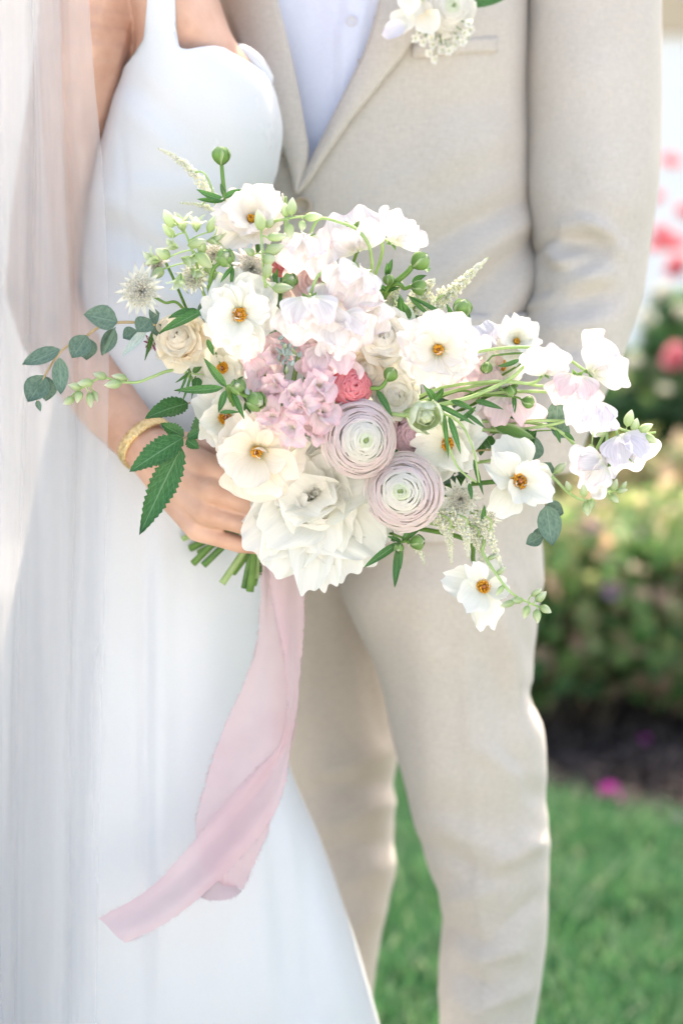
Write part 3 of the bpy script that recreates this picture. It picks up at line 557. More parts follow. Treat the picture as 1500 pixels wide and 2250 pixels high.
# lace panel on the bodice, its border sinking into the crepe
V = []; la = catmull([Vector((x, y, 0)) for x, y in ((440, 140), (424, 220), (436, 300), (462, 380), (500, 440))], 60); lb = catmull([Vector((x, y, 0)) for x, y in ((566, 168), (598, 220), (609, 290), (600, 370), (584, 430))], 60)
for i in range(61):
    for j in range(41):
        u, v = j / 40, i / 60; e = min(1, 5 * min(u, 1 - u, v, 1 - v)); q_ = la[i].lerp(lb[i], u)
        V.append(dl.front(q_.x, q_.y, -.0022 + .0022 * e + .0009 * e * noise.fractal((q_.x * .05, q_.y * .05, 3), 1, 2, 3)))
child_world('lace_panel', mesh('lace_panel', V, grid_faces(61, 41), MAT['lace']), bride)
V = []
A_ = catmull([Vector((x, y, 0)) for x, y in ((522, 96), (540, 100), (560, 112), (580, 132), (600, 168))], 16); B_ = catmull([Vector((x, y, 0)) for x, y in ((524, 122), (542, 140), (560, 160), (578, 182), (596, 212))], 16)
for i in range(17):
    for j in range(5):
        t = j / 4; q = A_[i].lerp(B_[i], t); V.append(P(q.x, q.y, 1.958 - .006 * math.sin(math.pi * t)))
solidify(child_world('strap', mesh('strap', V, grid_faces(17, 5), MAT['dress']), bride), .0012)
# body: torso under the dress, one arm and the hand in one continuous skin
bl = Loft([(a, l + (18 if a > 60 else 6), r - (18 if a > 150 else 6), Y + .004, d - (.016 if a > 120 else .006)) for a, l, r, Y, d in BK], 2.3)
V, Fc = bl.geo(np.arange(-200, 951, 14), 80)
Fc.append(tuple(range(79, -1, -1))); b = len(V) - 80; Fc.append(tuple(range(b, b + 80)))
q = lambda x, y, Y, r: (P(x, y, Y), r)
ch = [[q(250, -190, 1.975, .05), q(222, -60, 1.968, .05), q(205, 10, 1.962, .049), q(186, 110, 1.955, .045), q(152, 240, 1.95, .039), q(130, 330, 1.945, .036), q(105, 480, 1.94, .034), q(92, 640, 1.93, .033)],
      [q(92, 640, 1.93, .033), q(120, 720, 1.918, .0335), q(182, 815, 1.902, .032), q(250, 905, 1.882, .0275), q(300, 962, 1.866, .0235), q(338, 1000, 1.852, .0215)],
      [q(330, 985, 1.853, .0185), q(345, 1008, 1.849, .0185)],
      [q(345, 985, 1.85, .016), q(405, 1005, 1.825, .015), q(462, 1030, 1.800, .0126), q(512, 1050, 1.789, .0087), q(560, 1066, 1.79, .009), q(598, 1074, 1.815, .0082), q(600, 1070, 1.84, .0075)],
      [q(340, 998, 1.85, .0175), q(405, 1040, 1.822, .0155), q(468, 1080, 1.791, .0134), q(520, 1100, 1.782, .0087), q(572, 1114, 1.783, .009), q(610, 1120, 1.81, .0082), q(606, 1118, 1.838, .0075)],
      [q(338, 1008, 1.85, .0175), q(395, 1068, 1.825, .0155), q(456, 1124, 1.793, .013), q(508, 1146, 1.784, .0084), q(560, 1160, 1.785, .0088), q(598, 1164, 1.81, .008), q(596, 1162, 1.836, .0074)],
      [q(330, 1015, 1.852, .0165), q(382, 1090, 1.832, .0145), q(436, 1160, 1.804, .0122), q(484, 1183, 1.795, .0079), q(528, 1196, 1.795, .0078), q(566, 1200, 1.812, .0072), q(570, 1198, 1.832, .0068)],
      [q(345, 985, 1.856, .017), q(420, 985, 1.85, .0145), q(490, 1000, 1.842, .0115), q(545, 1015, 1.835, .0105), q(590, 1032, 1.828, .0085)]]
ch += [[q(335, -180, 1.985, .055), q(345, -330, 1.99, .05)], [q(345, -520, 1.985, .078), q(340, -600, 1.99, .086), q(338, -660, 2.0, .084)], [q(345, -400, 1.965, .05), q(345, -470, 1.955, .058), q(343, -560, 1.945, .066)], [q(345, -505, 1.885, .011), q(345, -545, 1.88, .008)], [q(200, -190, 1.985, .045), q(470, -190, 2.0, .045)]]  # out-of-frame neck and head, added so they shade the veil
capsules(ch, V, Fc)
child_world('body', remeshed('body', V, Fc, MAT['skin'], .0017, 5), bride)
V, Fc = [], []; capsules([[q(338, -620, 2.005, .094), q(335, -560, 2.02, .094), q(332, -480, 2.04, .085)], [q(332, -470, 2.07, .06), q(330, -420, 2.08, .055)]], V, Fc)
child_world('hair', remeshed('hair', V, Fc, plain_mat('brown_hair', [(.3, (.10, .06, .035, 1)), (.7, (.2, .12, .07, 1))], 30, .5, .5, .004), .004, 6), bride)  # unseen hair, added with the head to cast shade on the veil
# bracelet: woven gold cuff around the wrist
c0 = P(321, 974, 1.862); ax = (P(338, 1000, 1.852) - P(290, 948, 1.87)).normalized(); a = ax.orthogonal().normalized(); b_ = ax.cross(a); V = []
for i in range(72):
    an = 2 * math.pi * i / 72
    for j, (dr, dz) in enumerate(((0, -.0046), (.0018, -.005), (.0026, -.0022), (.0023, 0), (.0026, .0022), (.0018, .005), (0, .0046), (-.0006, 0))):
        rr = .0240 + dr + .0006 * math.sin(an * 36 + (2 if j % 2 else 0)); V.append(c0 + (a * math.cos(an) + b_ * math.sin(an)) * rr + ax * dz)
Fc = []
for i in range(72):
    for j in range(8): Fc.append((i * 8 + j, i * 8 + (j + 1) % 8, ((i + 1) % 72) * 8 + (j + 1) % 8, ((i + 1) % 72) * 8 + j))
child_world('bracelet', mesh('bracelet', V, Fc, MAT['gold']), bride)
# veil: three hanging front panels of soft-pleated tulle, rear panels added for shade
def veil(left, right, Y0, amp, freq, seed, name='veil'):
    ys = np.arange(left[0][0], 3100, 40); nc = 90; V = []
    for y in ys:
        l = float(interp([p[0] for p in left], [p[1] for p in left], y)); r = float(interp([p[0] for p in right], [p[1] for p in right], y))
        for j in range(nc):
            t = j / (nc - 1); x = l + (r - l) * t
            ph = t * freq + .7 * noise.noise((t * 5, y * .0009, seed)); wv = math.sin(ph * 6.283) + .5 * math.sin(ph * 13.1 + seed)
            x2 = x + 9 * math.cos(ph * 6.283) * (1 - t ** 6); V.append(P(x2, y, Y0 + amp * wv * (1 - t ** 8) + .004 * noise.noise((t * 3, y * .002, seed + 4))))
    me = mesh(name, V, grid_faces(len(ys), nc), MAT['veil']); return child_world(name, me, bride)
veil([(-260, -330), (3100, -480)], [(-260, 186), (0, 196), (150, 206), (420, 229), (770, 240), (1000, 237), (1250, 232), (3100, 190)], 1.822, .010, 7, 1)
veil([(-260, -330), (3100, -480)], [(-260, 120), (0, 132), (300, 140), (600, 152), (1000, 165), (3100, 120)], 1.845, .010, 6, 2)
veil([(-260, -330), (3100, -480)], [(-260, 76), (0, 84), (300, 92), (500, 108), (640, 128), (1000, 140), (3100, 60)], 1.868, .008, 9, 3)
veil([(-900, -60), (-260, -420), (3100, -520)], [(-900, 300), (-260, 330), (60, 330), (500, 250), (3100, 260)], 2.135, .012, 7, 6)  # rear panels from here on are added to screen the front tulle from sun
veil([(-900, -60), (-260, -460), (3100, -560)], [(-900, 300), (-260, 320), (60, 320), (500, 240), (3100, 250)], 2.165, .014, 5, 7)
veil([(-900, -60), (-260, -460), (3100, -560)], [(-900, 300), (-260, 300), (60, 300), (500, 220), (3100, 230)], 2.195, .016, 6, 8)
veil([(-900, -60), (-260, -480), (3100, -580)], [(-900, 300), (-260, 280), (60, 280), (500, 200), (3100, 210)], 2.225, .016, 8, 9)
# ================================================================== FLOWER PARTS
def petal(L, W, nu=9, nv=8, base=.2, full=.7, tip=.25, b0=0., b1=0., cup=.2, ruf=.05, freq=3., notch=0., jag=.02, seed=0, leaf=None, serr=0., name='petal', mat=None, bpow=1.0):
    """one petal or leaf lying along +Y, inner face +Z; b0..b1 bend from base to edge in radians"""
    r = random.Random(seed); o1, o2, o3 = r.uniform(0, 6), r.uniform(0, 6), r.uniform(0, 99)
    tb = [(0., 0.)]; N = 60
    for i in range(N):
        t = (i + .5) / N; a = b0 + (b1 - b0) * t ** bpow; tb.append((tb[-1][0] + math.cos(a) * L / N, tb[-1][1] + math.sin(a) * L / N))
    def prof(t):
        t = max(0, min(.9999, t)) * N; k = int(t); f = t - k; return tb[k][0] + (tb[k + 1][0] - tb[k][0]) * f, tb[k][1] + (tb[k + 1][1] - tb[k][1]) * f
    V, UV = [], []
    for i in range(nv):
        v = i / (nv - 1)
        if leaf: hw = W / 2 * max(.0, math.sin(math.pi * min(1, v ** leaf))) ** .8 + .0004 * (1 - v)
        else:
            s = min(1, v / full); hw = W / 2 * (base + (1 - base) * math.sin(s * math.pi / 2)) * (1 - .16 * (max(0, v - full) / (1 - full)) ** 2)
        if serr: hw *= (1 - serr * r.uniform(.7, 1.3) * (1 if i % 2 else 0) * (1 - v * .3)) * r.uniform(.95, 1.04)
        for j in range(nu):
            u = -1 + 2 * j / (nu - 1)
            ve = v if leaf else v * (1 - tip * abs(u) ** 2.4 * v)
            ve *= 1 + jag * v * noise.noise((u * 3.1 + o3, seed * .37, 1)) - notch * v * v * math.exp(-(u / .2) ** 2)
            y, z = prof(ve); x = hw * u
            z += cup * W * u * u * (.35 + .65 * math.sin(math.pi * min(1, v * .85)))
            z += ruf * L * v ** 2 * (math.sin(u * freq + o1) * .6 + .4 * math.sin(u * freq * 2.3 + o2)) * (.35 + .65 * abs(u) ** .7 if not leaf else 1)
            z += ruf * L * .5 * v * noise.noise((u * 1.7 + o3, v * 2.2, seed * .71))
            y -= ruf * L * .35 * v ** 3 * math.sin(u * freq * 1.4 + o2) if not leaf else 0
            V.append((x, y, z)); UV.append((j / (nu - 1), v))
    return mesh(name, V, grid_faces(nv, nu), mat, True, UV)
def pm(phi, theta, r0=0., z0=0., roll=0., s=1.):
    return Matrix.Rotation(phi, 4, 'Z') @ Matrix.Translation((0, r0, z0)) @ Matrix.Rotation(R(90) - theta, 4, 'X') @ Matrix.Rotation(roll, 4, 'Y') @ Matrix.Scale(s, 4)
def shell(R_, rho, zr, zb, bulge, half, flare, seed, nu=9, nv=6, ruf=.03, name='petal', mat=None, drop=.3, rb=.35, zd=None):
    """petal of a packed flower: rises from deep inside, bulges, ends at a rim of radius rho and height zr"""
    r = random.Random(seed); o = r.uniform(0, 99); V, UV = [], []
    for i in range(nv):
        for j in range(nu):
            u = -1 + 2 * j / (nu - 1); v0 = i / (nv - 1); v = v0 * (1 - drop * abs(u) ** 2.6 * v0)
            a = u * half * (.55 + .45 * math.sin(v0 * math.pi / 2))
            p0 = (rho * rb, zb); p1 = (rho + bulge * 2.3, zr - zd * 1.5) if zd is not None else (rho + bulge * 1.5, zb + (zr - zb) * .3); p2 = (rho + bulge * 1.45, (zr - zd * .55) if zd is not None else zb + (zr - zb) * .8); p3 = (rho + flare, zr)
            b = [(1 - v) ** 3, 3 * v * (1 - v) ** 2, 3 * v * v * (1 - v), v ** 3]
            rr = sum(w * p[0] for w, p in zip(b, (p0, p1, p2, p3))); z = sum(w * p[1] for w, p in zip(b, (p0, p1, p2, p3)))
            rr *= 1 + .05 * abs(u) * v; n1 = noise.noise((u * 2.4 + o, v * 1.5, seed * .3)); n2 = noise.noise((u * 5 + o, 7, seed * .3))
            rr += ruf * R_ * n1 * v + ruf * R_ * .6 * n2 * v ** 3; z += ruf * R_ * .9 * noise.noise((u * 3 + o, 3, seed * .5)) * v
            V.append((rr * math.sin(a), rr * math.cos(a), z)); UV.append((j / (nu - 1), v0))
    return mesh(name, V, grid_faces(nv, nu), mat, True, UV)
def octa(V, Fc, c, r, seed=0):
    b = len(V); V += [c + Vector(d) * r for d in ((1, 0, 0), (-1, 0, 0), (0, 1, 0), (0, -1, 0), (0, 0, 1.2), (0, 0, -1))]
    Fc += [(b + i, b + j, b + k) for i, j, k in ((0, 2, 4), (2, 1, 4), (1, 3, 4), (3, 0, 4), (2, 0, 5), (1, 2, 5), (3, 1, 5), (0, 3, 5))]
def head(px, py, Y, face=(0, 0), spin=0.):
    f = Vector((face[0], -1, face[1])).normalized()
    return Matrix.Translation(P(px, py, Y)) @ f.to_track_quat('Z', 'Y').to_matrix().to_4x4() @ Matrix.Rotation(spin, 4, 'Z')
BIND = P(592, 1118, 1.846)
TAILS = [(402, 1184, 1.872), (424, 1238, 1.862), (447, 1242, 1.852), (436, 1215, 1.868), (488, 1282, 1.842), (512, 1258, 1.866), (536, 1292, 1.85), (549, 1300, 1.842), (562, 1268, 1.856), (556, 1284, 1.87), (574, 1262, 1.862), (418, 1205, 1.878)]
tails = list(TAILS)
def stem_for(t, path=None, r=.0017, mat=None, back=.02, tail=None):
    """stem from the flower head through the hand; some end in a cut tail below the hand"""
    m = WM[t]; h = m @ Vector((0, 0, -.004)); pts = [h]
    if path: pts += [P(*p) for p in path]
    else: pts.append(m @ Vector((0, 0, -back)))
    mid = pts[-1].lerp(BIND, .55); mid.y = max(mid.y, 1.80); mid.y += .012; pts.append(mid)
    j = Vector((rnd.uniform(-.009, .009), rnd.uniform(-.006, .006), rnd.uniform(-.008, .008))); pts.append(BIND + j)
    if tail is None and tails and rnd.random() < .9: tail = tails.pop(0)
    if tail: pts.append(BIND.lerp(P(*tail), .5) + j * .6); pts.append(P(*tail))
    V, Fc = tube_geo(pts, r, r * (rnd.uniform(1.4, 2.2) if tail else 1.3), 7, 8 * len(pts))
    return child_world('stem', mesh('stem', V, Fc, mat or MAT[('stem', 'stem_dark', 'stem', 'stem_pale')[len(tails) % 4] if tail else 'stem']), t)
GF = 'flowers in the bridal bouquet'
def butterfly(px, py, Y, rp, face, label, mat='white', n=(5, 6), spin=0., cup=(62, 78), ruf=.07, core=.155, carpel='carpel', stem=True, seed=1, loose=0., name='butterfly_ranunculus', wide=1.05, path=None):
    t = thing(name, label, 'flower', head(px, py, Y, face, spin), GF); r = rp * 1.08 * M_PX(Y); rr = random.Random(seed); k = 0
    for layer, cnt in enumerate(n):
        for i in range(cnt):
            th = R((cup[1] if layer == 0 else cup[0]) + rr.uniform(-5, 7 + 10 * loose)); L = r * (1.04 if layer == 0 else .92) * rr.uniform(.84 - .1 * loose, 1.12 + .06 * loose)
            me = petal(L, L * wide * rr.uniform(.92, 1.1), 11, 9, .2, .68, .26, .15 + .35 * rr.random(), -.2 - .75 * rr.random(), .10 + .2 * rr.random(), ruf * rr.uniform(.7, 1.5), 3 + 3 * rr.random(), .11 * rr.random(), .16, seed * 91 + k, mat=MAT[mat])
            obj('petal', me, t, pm(6.2832 * (i + .5 * layer + rr.uniform(-.13, .13)) / cnt, th, r * .07, -.004 * (1 - layer) + .0006 * (i % 2), rr.uniform(-.12, .12))); k += 1
    V, Fc = [], []; rc = r * core * rr.uniform(.82, 1.15)
    for q in range(85):
        a = q * 2.39996; s = rr.uniform(.82, 1.12) * rc * (.38 + .62 * math.sqrt((q + .5) / 85)); hgt = r * (.13 + .13 * rr.random()) * (1.15 - .3 * s / rc)
        p0 = Vector((s * .45 * math.cos(a), s * .45 * math.sin(a), -.001)); p1 = Vector((s * math.cos(a), s * math.sin(a), hgt)); tube_geo([p0, p1], .0003, .0003, 3, 1, V, Fc, False); octa(V, Fc, p1, .0009)
    obj('stamens', mesh('stamens', V, Fc, MAT['stamen']), t)
    V = []; 
    for i in range(6):
        th = math.pi / 2 * i / 5
        for j in range(12): 
            q = rc * .36 * (1 + .14 * math.sin(j * 3.1 + i)); V.append((q * math.sin(th + .02) * math.cos(j * .5236), q * math.sin(th + .02) * math.sin(j * .5236), r * .17 + rc * .55 * math.cos(th)))
    obj('carpel', mesh('carpel', V, grid_faces(6, 12, True), MAT[carpel]), t)
    for i in range(seed % 3 + (1 if seed in (3, 4) else 0)):
        L = r * rr.uniform(.26, .42); obj('petal', petal(L, L * rr.uniform(.5, .9), 7, 7, .3, .6, .3, .4, .9, .3, .12, 4, .1, .1, seed * 53 + i, mat=MAT[mat]), t, pm(rr.uniform(0, 6.28), R(rr.uniform(20, 48)), r * .10, .001, rr.uniform(-.4, .4)))
    if stem: stem_for(t, path)
    return t
def ranunculus(px, py, Y, rp, face, label, mats=('ranun', 'ranun_in', 'ranun_green'), layers=13, per=5, seed=1, squash=1., dome=.62, spin=0., name='ranunculus', group=GF, stem=True, cat='flower', ruf=.028, hole=.075):
    t = thing(name, label, cat, head(px, py, Y, face, spin) @ Matrix.Diagonal((1, squash, 1, 1)), group); r = rp * M_PX(Y); rr = random.Random(seed)
    dz = lambda q: r * dome * max(0, 1 - (q / r) ** 2) ** .75
    for i in range(layers):
        f = i / (layers - 1); g = lambda x: r * (1 - (1 - hole) * min(1, max(0, x)) ** .86); rho = g(f); gap = max(.05 * r, g(f - 1 / (layers - 1)) - rho); hz = dz(rho)
        if rho < .2 * r: hz -= r * .07 * (1 - rho / (.2 * r))
        cnt = per + (1 if i < 3 else 0) if f < .8 else 3
        for j in range(cnt):
            a = i * 1.13 + 6.2832 * (j + rr.uniform(-.2, .2)) / cnt; q = rho * rr.uniform(.94, 1.035)
            me = shell(r, q, hz * rr.uniform(.985, 1.02) + .0002 * j, -r * .32, gap * 1.25, 6.2832 / cnt * .84, r * .012 * rr.uniform(-1, 1.4), seed * 77 + i * 9 + j, 11, 7, ruf * (1.3 - .8 * f), mat=MAT[mats[0] if f < .46 else mats[1] if f < .86 else mats[2]], drop=.16, zd=max(.02 * r, hz - dz(min(r, rho + gap * 1.1))) + .001 * r)
            obj('petal', me, t, Matrix.Translation((r * .13 * f * math.cos(seed * 2.2 - 2), r * .13 * f * math.sin(seed * 2.2 - 2), 0)) @ Matrix.Rotation(a, 4, 'Z') @ Matrix.Rotation(R(rr.uniform(-1.6, 1.6)), 4, 'X') @ Matrix.Rotation(R(rr.uniform(-1.6, 1.6)), 4, 'Y'))
    V, Fc = [], []
    ox, oy = r * .13 * math.cos(seed * 2.2 - 2), r * .13 * math.sin(seed * 2.2 - 2)
    for k in range(26):
        a = k * 2.4; q = math.sqrt(k / 26); octa(V, Fc, Vector((ox + r * hole * 1.25 * q * math.cos(a), oy + r * hole * 1.25 * q * math.sin(a), r * (dome - .085 - .05 * q))), r * .034)
    obj('heart', mesh('heart', V, Fc, MAT['heart_green' if mats[0] in ('ranun', 'rose') else mats[0]]), t)
    if stem: stem_for(t)
    return t
def rose(px, py, Y, rp, face, label, mat, layers=7, seed=1, spin=0., open_=5, name='spray_rose', stem=True, ruf=.06, centre=True, dome=.5, squash=1.):
    t = thing(name, label, 'flower', head(px, py, Y, face, spin) @ Matrix.Diagonal((1, squash, 1, 1)), GF); r = rp * 1.2 * M_PX(Y); rr = random.Random(seed)
    for lay, (th, L, wd, z) in enumerate(((86, 1.0, 1.22, -.2), (64, .92, 1.15, -.16), (44, .78, 1.05, -.12))):
        for j in range(open_):
            me = petal(r * L * rr.uniform(.92, 1.06), r * wd * rr.uniform(.9, 1.08), 13, 10, .35, .6, .28, .75, -1.0 + .15 * lay, .26, .05, 2.6, .05, .06, seed * 31 + j + lay * 7, mat=MAT[mat], bpow=.8)
            obj('petal', me, t, pm(6.2832 * (j + .5 * lay + rr.uniform(-.16, .16)) / open_, R(th + rr.uniform(-7, 7)), r * .07, r * z, rr.uniform(-.12, .12)))
    nl = layers - 2
    for i in range(nl):
        f = i / (nl - 1); rho = r * (.50 - .33 * f); hz = r * dome * (.52 + .5 * f) - (r * .05 * max(0, f - .7) * 3.3 if centre else 0)
        for j in range(3):
            me = shell(r, rho * rr.uniform(.86, 1.1), hz * rr.uniform(.9, 1.1), -r * .35, r * .11, 2.0944 * .8, r * (.11 * (1 - f) - .11 * f), seed * 57 + i * 7 + j, 11, 8, ruf * (1.2 - .5 * f), mat=MAT[mat], drop=.3, zd=r * .16)
            obj('petal', me, t, Matrix.Translation((r * .08 * f * math.cos(seed), r * .08 * f * math.sin(seed), 0)) @ Matrix.Rotation(i * 1.0 + 2.0944 * (j + rr.uniform(-.16, .16)), 4, 'Z'))
    obj('petal', bud_mesh(r * .60, r * .26, MAT[mat], 'petal', seed, .9), t, Matrix.Translation((r * .08 * math.cos(seed), r * .08 * math.sin(seed), -r * .12)) @ Matrix.Rotation(R(90), 4, 'X'))
    if stem: stem_for(t)
    return t
def sweet_pea(px, py, Y, rp, face, label, mat='pea', roll=0., seed=1, path=None, stem=True, back=False, wing=1., cx=0):
    """standard petal behind, two wings and a keel in front, five-pointed calyx"""
    t = thing('sweet_pea', label, 'flower', head(px, py, Y, face, 0) @ Matrix.Rotation(R(roll), 4, 'Z') @ Matrix.Translation((0, -.42 * rp * M_PX(Y), 0)), GF); r = rp * M_PX(Y); rr = random.Random(seed)
    st = petal(r * 1.38, r * 2.25, 25, 14, .16, .58, .34, .3, -.95, .02 + .10 * rr.random(), .17, 5.4 + 1.4 * rr.random(), .12, .09, seed * 13, name='standard_petal', mat=MAT[mat], bpow=1.6)
    obj('standard_petal', st, t, Matrix.Translation((0, 0, -.004)) @ Matrix.Rotation(R(8), 4, 'X'))
    if rp > 60:
        s2 = petal(r * 1.0, r * 1.55, 21, 12, .2, .58, .34, .5, -1.0, .12, .19, 6.5, .16, .1, seed * 23, name='standard_petal', mat=MAT[mat], bpow=1.3)
        obj('standard_petal', s2, t, Matrix.Translation((0, 0, .001)) @ Matrix.Rotation(R(-9 + seed % 5 * 5), 4, 'Z') @ Matrix.Rotation(R(24), 4, 'X'))
    for s in (-1, 1):
        wg = petal(r * 1.0 * wing, r * 1.05 * wing, 13, 10, .22, .6, .3, .35, -.8, .2, .14, 4.2, .0, .1, seed * 17 + s, name='wing_petal', mat=MAT[mat])
        obj('wing_petal', wg, t, Matrix.Translation((s * r * .08, 0, .003)) @ Matrix.Rotation(s * R(-34), 4, 'Z') @ Matrix.Rotation(R(38), 4, 'X') @ Matrix.Rotation(s * R(38), 4, 'Y'))
    kl = petal(r * .62, r * .42, 7, 7, .3, .5, .5, .2, .9, .5, .02, 2, 0, 0, seed * 19, name='keel', mat=MAT[mat])
    obj('keel', kl, t, Matrix.Translation((0, 0, .004)) @ Matrix.Rotation(R(48), 4, 'X'))
    for k in range(5):
        cm = petal(r * .38, r * .16, 3, 5, leaf=.55, b0=.2, b1=-.3, cup=.1, ruf=0, seed=k, name='calyx', mat=MAT['bud'])
        obj('calyx', cm, t, (Matrix.Translation((0, .10 * r, -.006)) @ pm(6.2832 * k / 5, R(98 if back else 60), .001)) if not back else Matrix.Translation((0, .55 * r, r * .30)) @ Matrix.Rotation(6.2832 * k / 5 + .3, 4, 'Z') @ Matrix.Rotation(R(12), 4, 'X'))
    if stem: stem_for(t, path, .0012, MAT['stem_pale'] if path else None)
    return t
def bud_mesh(L, W, mat, name='bud', seed=0, point=.75):
    V, UV = [], []; n = 9; m = 15
    for i in range(n):
        v = i / (n - 1); rad = W / 2 * math.sin(math.pi * v ** point) ** .75 if 0 < v < 1 else .0002
        for j in range(m): 
            a = 6.2832 * j / m; q = rad * (1 - .13 * (1 if j % 3 == 0 else 0)); V.append((q * math.cos(a), L * v, q * math.sin(a))); UV.append((j / m, v))
    return mesh(name, V, grid_faces(n, m, True), mat, True, UV)
def aim(d, up=(0, 0, 1)):
    """rotation taking +Y to d"""
    return Vector(d).normalized().to_track_quat('Y', 'Z').to_matrix().to_4x4()
def to_child(t, wm): return WM[t].inverted() @ wm
def bud_stem(name, label, path, buds, cat='bud stem', mat='pale_bud', smat='stem_pale', r=.0014, to_bind=True, leaves=(), group='budding stems in the bouquet', tail=None, opening=0):
    """path, buds in photo pixels + distance; a bud is (x, y, Y, tip dx, tip dy, length px, width px)"""
    pts = [P(*p) for p in path]; t = thing(name, label, cat, Matrix.Translation(pts[-1]), group)
    full = list(pts)
    if to_bind: full += [pts[-1].lerp(BIND, .5) + Vector((0, .03, 0)), BIND + Vector((rnd.uniform(-.008, .008), rnd.uniform(-.004, .006), rnd.uniform(-.01, .01)))]
    V, Fc = tube_geo(full, r * .6, r * 1.15, 7, 10 * len(full)); child_world('stem', mesh('stem', V, Fc, MAT[smat]), t)
    for k, bd in enumerate(buds):
        x, y, Y, dx, dy, L, W = bd[:7]; s = M_PX(Y); b0 = P(x, y, Y); d = Vector((dx, rnd.uniform(-.25, .1) * math.hypot(dx, dy), -dy)).normalized()
        q = min(pts, key=lambda p: (p - b0).length); best = min(catmull(pts, 40), key=lambda p: (p - b0).length)
        if opening and k % opening == 0:
            fl = to_child(t, Matrix.Translation(b0) @ aim(d)); 
            for j in range(6): obj('floret_petal', petal(L * s * (1.15 - .2 * (j % 2)), W * s * .75, 5, 6, leaf=.7, b0=.5, b1=-.75, cup=.2, ruf=.05, seed=k * 7 + j, mat=MAT[mat]), t, fl @ Matrix.Rotation(R(-90), 4, 'X') @ pm(j * 1.05, R(26 + 14 * (j % 2)), .0006))
            continue
        o = obj('bud', bud_mesh(L * s * 1.1, W * s * 1.08, MAT[mat], seed=k), t, to_child(t, Matrix.Translation(b0) @ aim(d)))
        if (best - b0).length > .0015:
            V, Fc = tube_geo([best, best.lerp(b0, .5) + Vector((0, -.001, .0012)), b0 + d * .001], .0006, .0007, 5); child_world('pedicel', mesh('pedicel', V, Fc, MAT[smat]), t)
    for lf in leaves: leaf_part(t, *lf)
    return t
def leaf_part(t, x0, y0, Y0, x1, y1, Y1, wpx, mat='leaf', curl=-.3, face=None, leafp=.75, name='leaf', nv=9, serr=0., cup=.16, ruf=.02, roll=0.):
    a, b = P(x0, y0, Y0), P(x1, y1, Y1); d = b - a; L = d.length
    me = petal(L, wpx * M_PX(Y0), 5 if not serr else 7, nv, leaf=leafp, b0=-curl * .8, b1=curl * .8, cup=cup, ruf=ruf, seed=int(x0 + y1), serr=serr, name=name, mat=MAT[mat])
    z = Vector(face or (0, -1, .45)); y = d.normalized(); x = y.cross(z).normalized(); z = x.cross(y)
    m = Matrix.Identity(4); m.col[0] = (*x, 0); m.col[1] = (*y, 0); m.col[2] = (*z, 0); m.col[3] = (*a, 1)
    return obj(name, me, t, to_child(t, m @ Matrix.Rotation(roll, 4, 'Y')))
def green_bud(px, py, Y, rp, dirv, label, path, leaves=(), name='ranunculus_bud', open_=0., mat='bud', smat='stem', r=.0016):
    """round bud held in five green sepals"""
    d = Vector((dirv[0], dirv[2] if len(dirv) > 2 else -.3, -dirv[1])).normalized()
    mx = Matrix.Translation(P(px, py, Y)) @ d.to_track_quat('Z', 'Y').to_matrix().to_4x4(); t = thing(name, label, 'bud', mx, 'closed green buds in the bouquet'); s = rp * M_PX(Y)
    for i in range(5):
        me = shell(s, s * (.26 + .3 * open_) * (1 + .12 * (i % 3)), s * (1.0 + .10 * (i % 2)), -s * .95, s * .6, .92, s * (.06 + .3 * open_), int(px) + i, 9, 8, .10, name='sepal', mat=MAT[mat], drop=.30, rb=.25)
        obj('sepal', me, t, Matrix.Rotation(6.2832 * i / 5, 4, 'Z') @ Matrix.Scale(.92 + .06 * (i * 2 % 5) / 2, 4))
    obj('bud_core', bud_mesh(s * 2.0, s * 1.5, MAT['bud_core'], 'bud_core', 0, .9), t, Matrix.Translation((0, 0, -s * .9)) @ Matrix.Rotation(R(90), 4, 'X'))
    if open_:
        for i in range(7):
            me = shell(s, s * (.62 - .07 * i), s * (.85 + .03 * i), -s * .6, s * .25, 1.0, s * .05, int(px) + 20 + i, 7, 6, .06, mat=MAT['pale_bud'])
            obj('petal', me, t, Matrix.Rotation(i * 1.4, 4, 'Z'))
    pts = [WM[t] @ Vector((0, 0, -s * .85))] + [P(*p) for p in path]; pts += [pts[-1].lerp(BIND, .5) + Vector((0, .03, 0)), BIND + Vector((rnd.uniform(-.008, .008), 0, rnd.uniform(-.01, .01)))]
    V, Fc = tube_geo(pts, r, r * 1.3, 7, 8 * len(pts)); child_world('stem', mesh('stem', V, Fc, MAT[smat]), t)
    for lf in leaves: leaf_part(t, *lf)
    return t
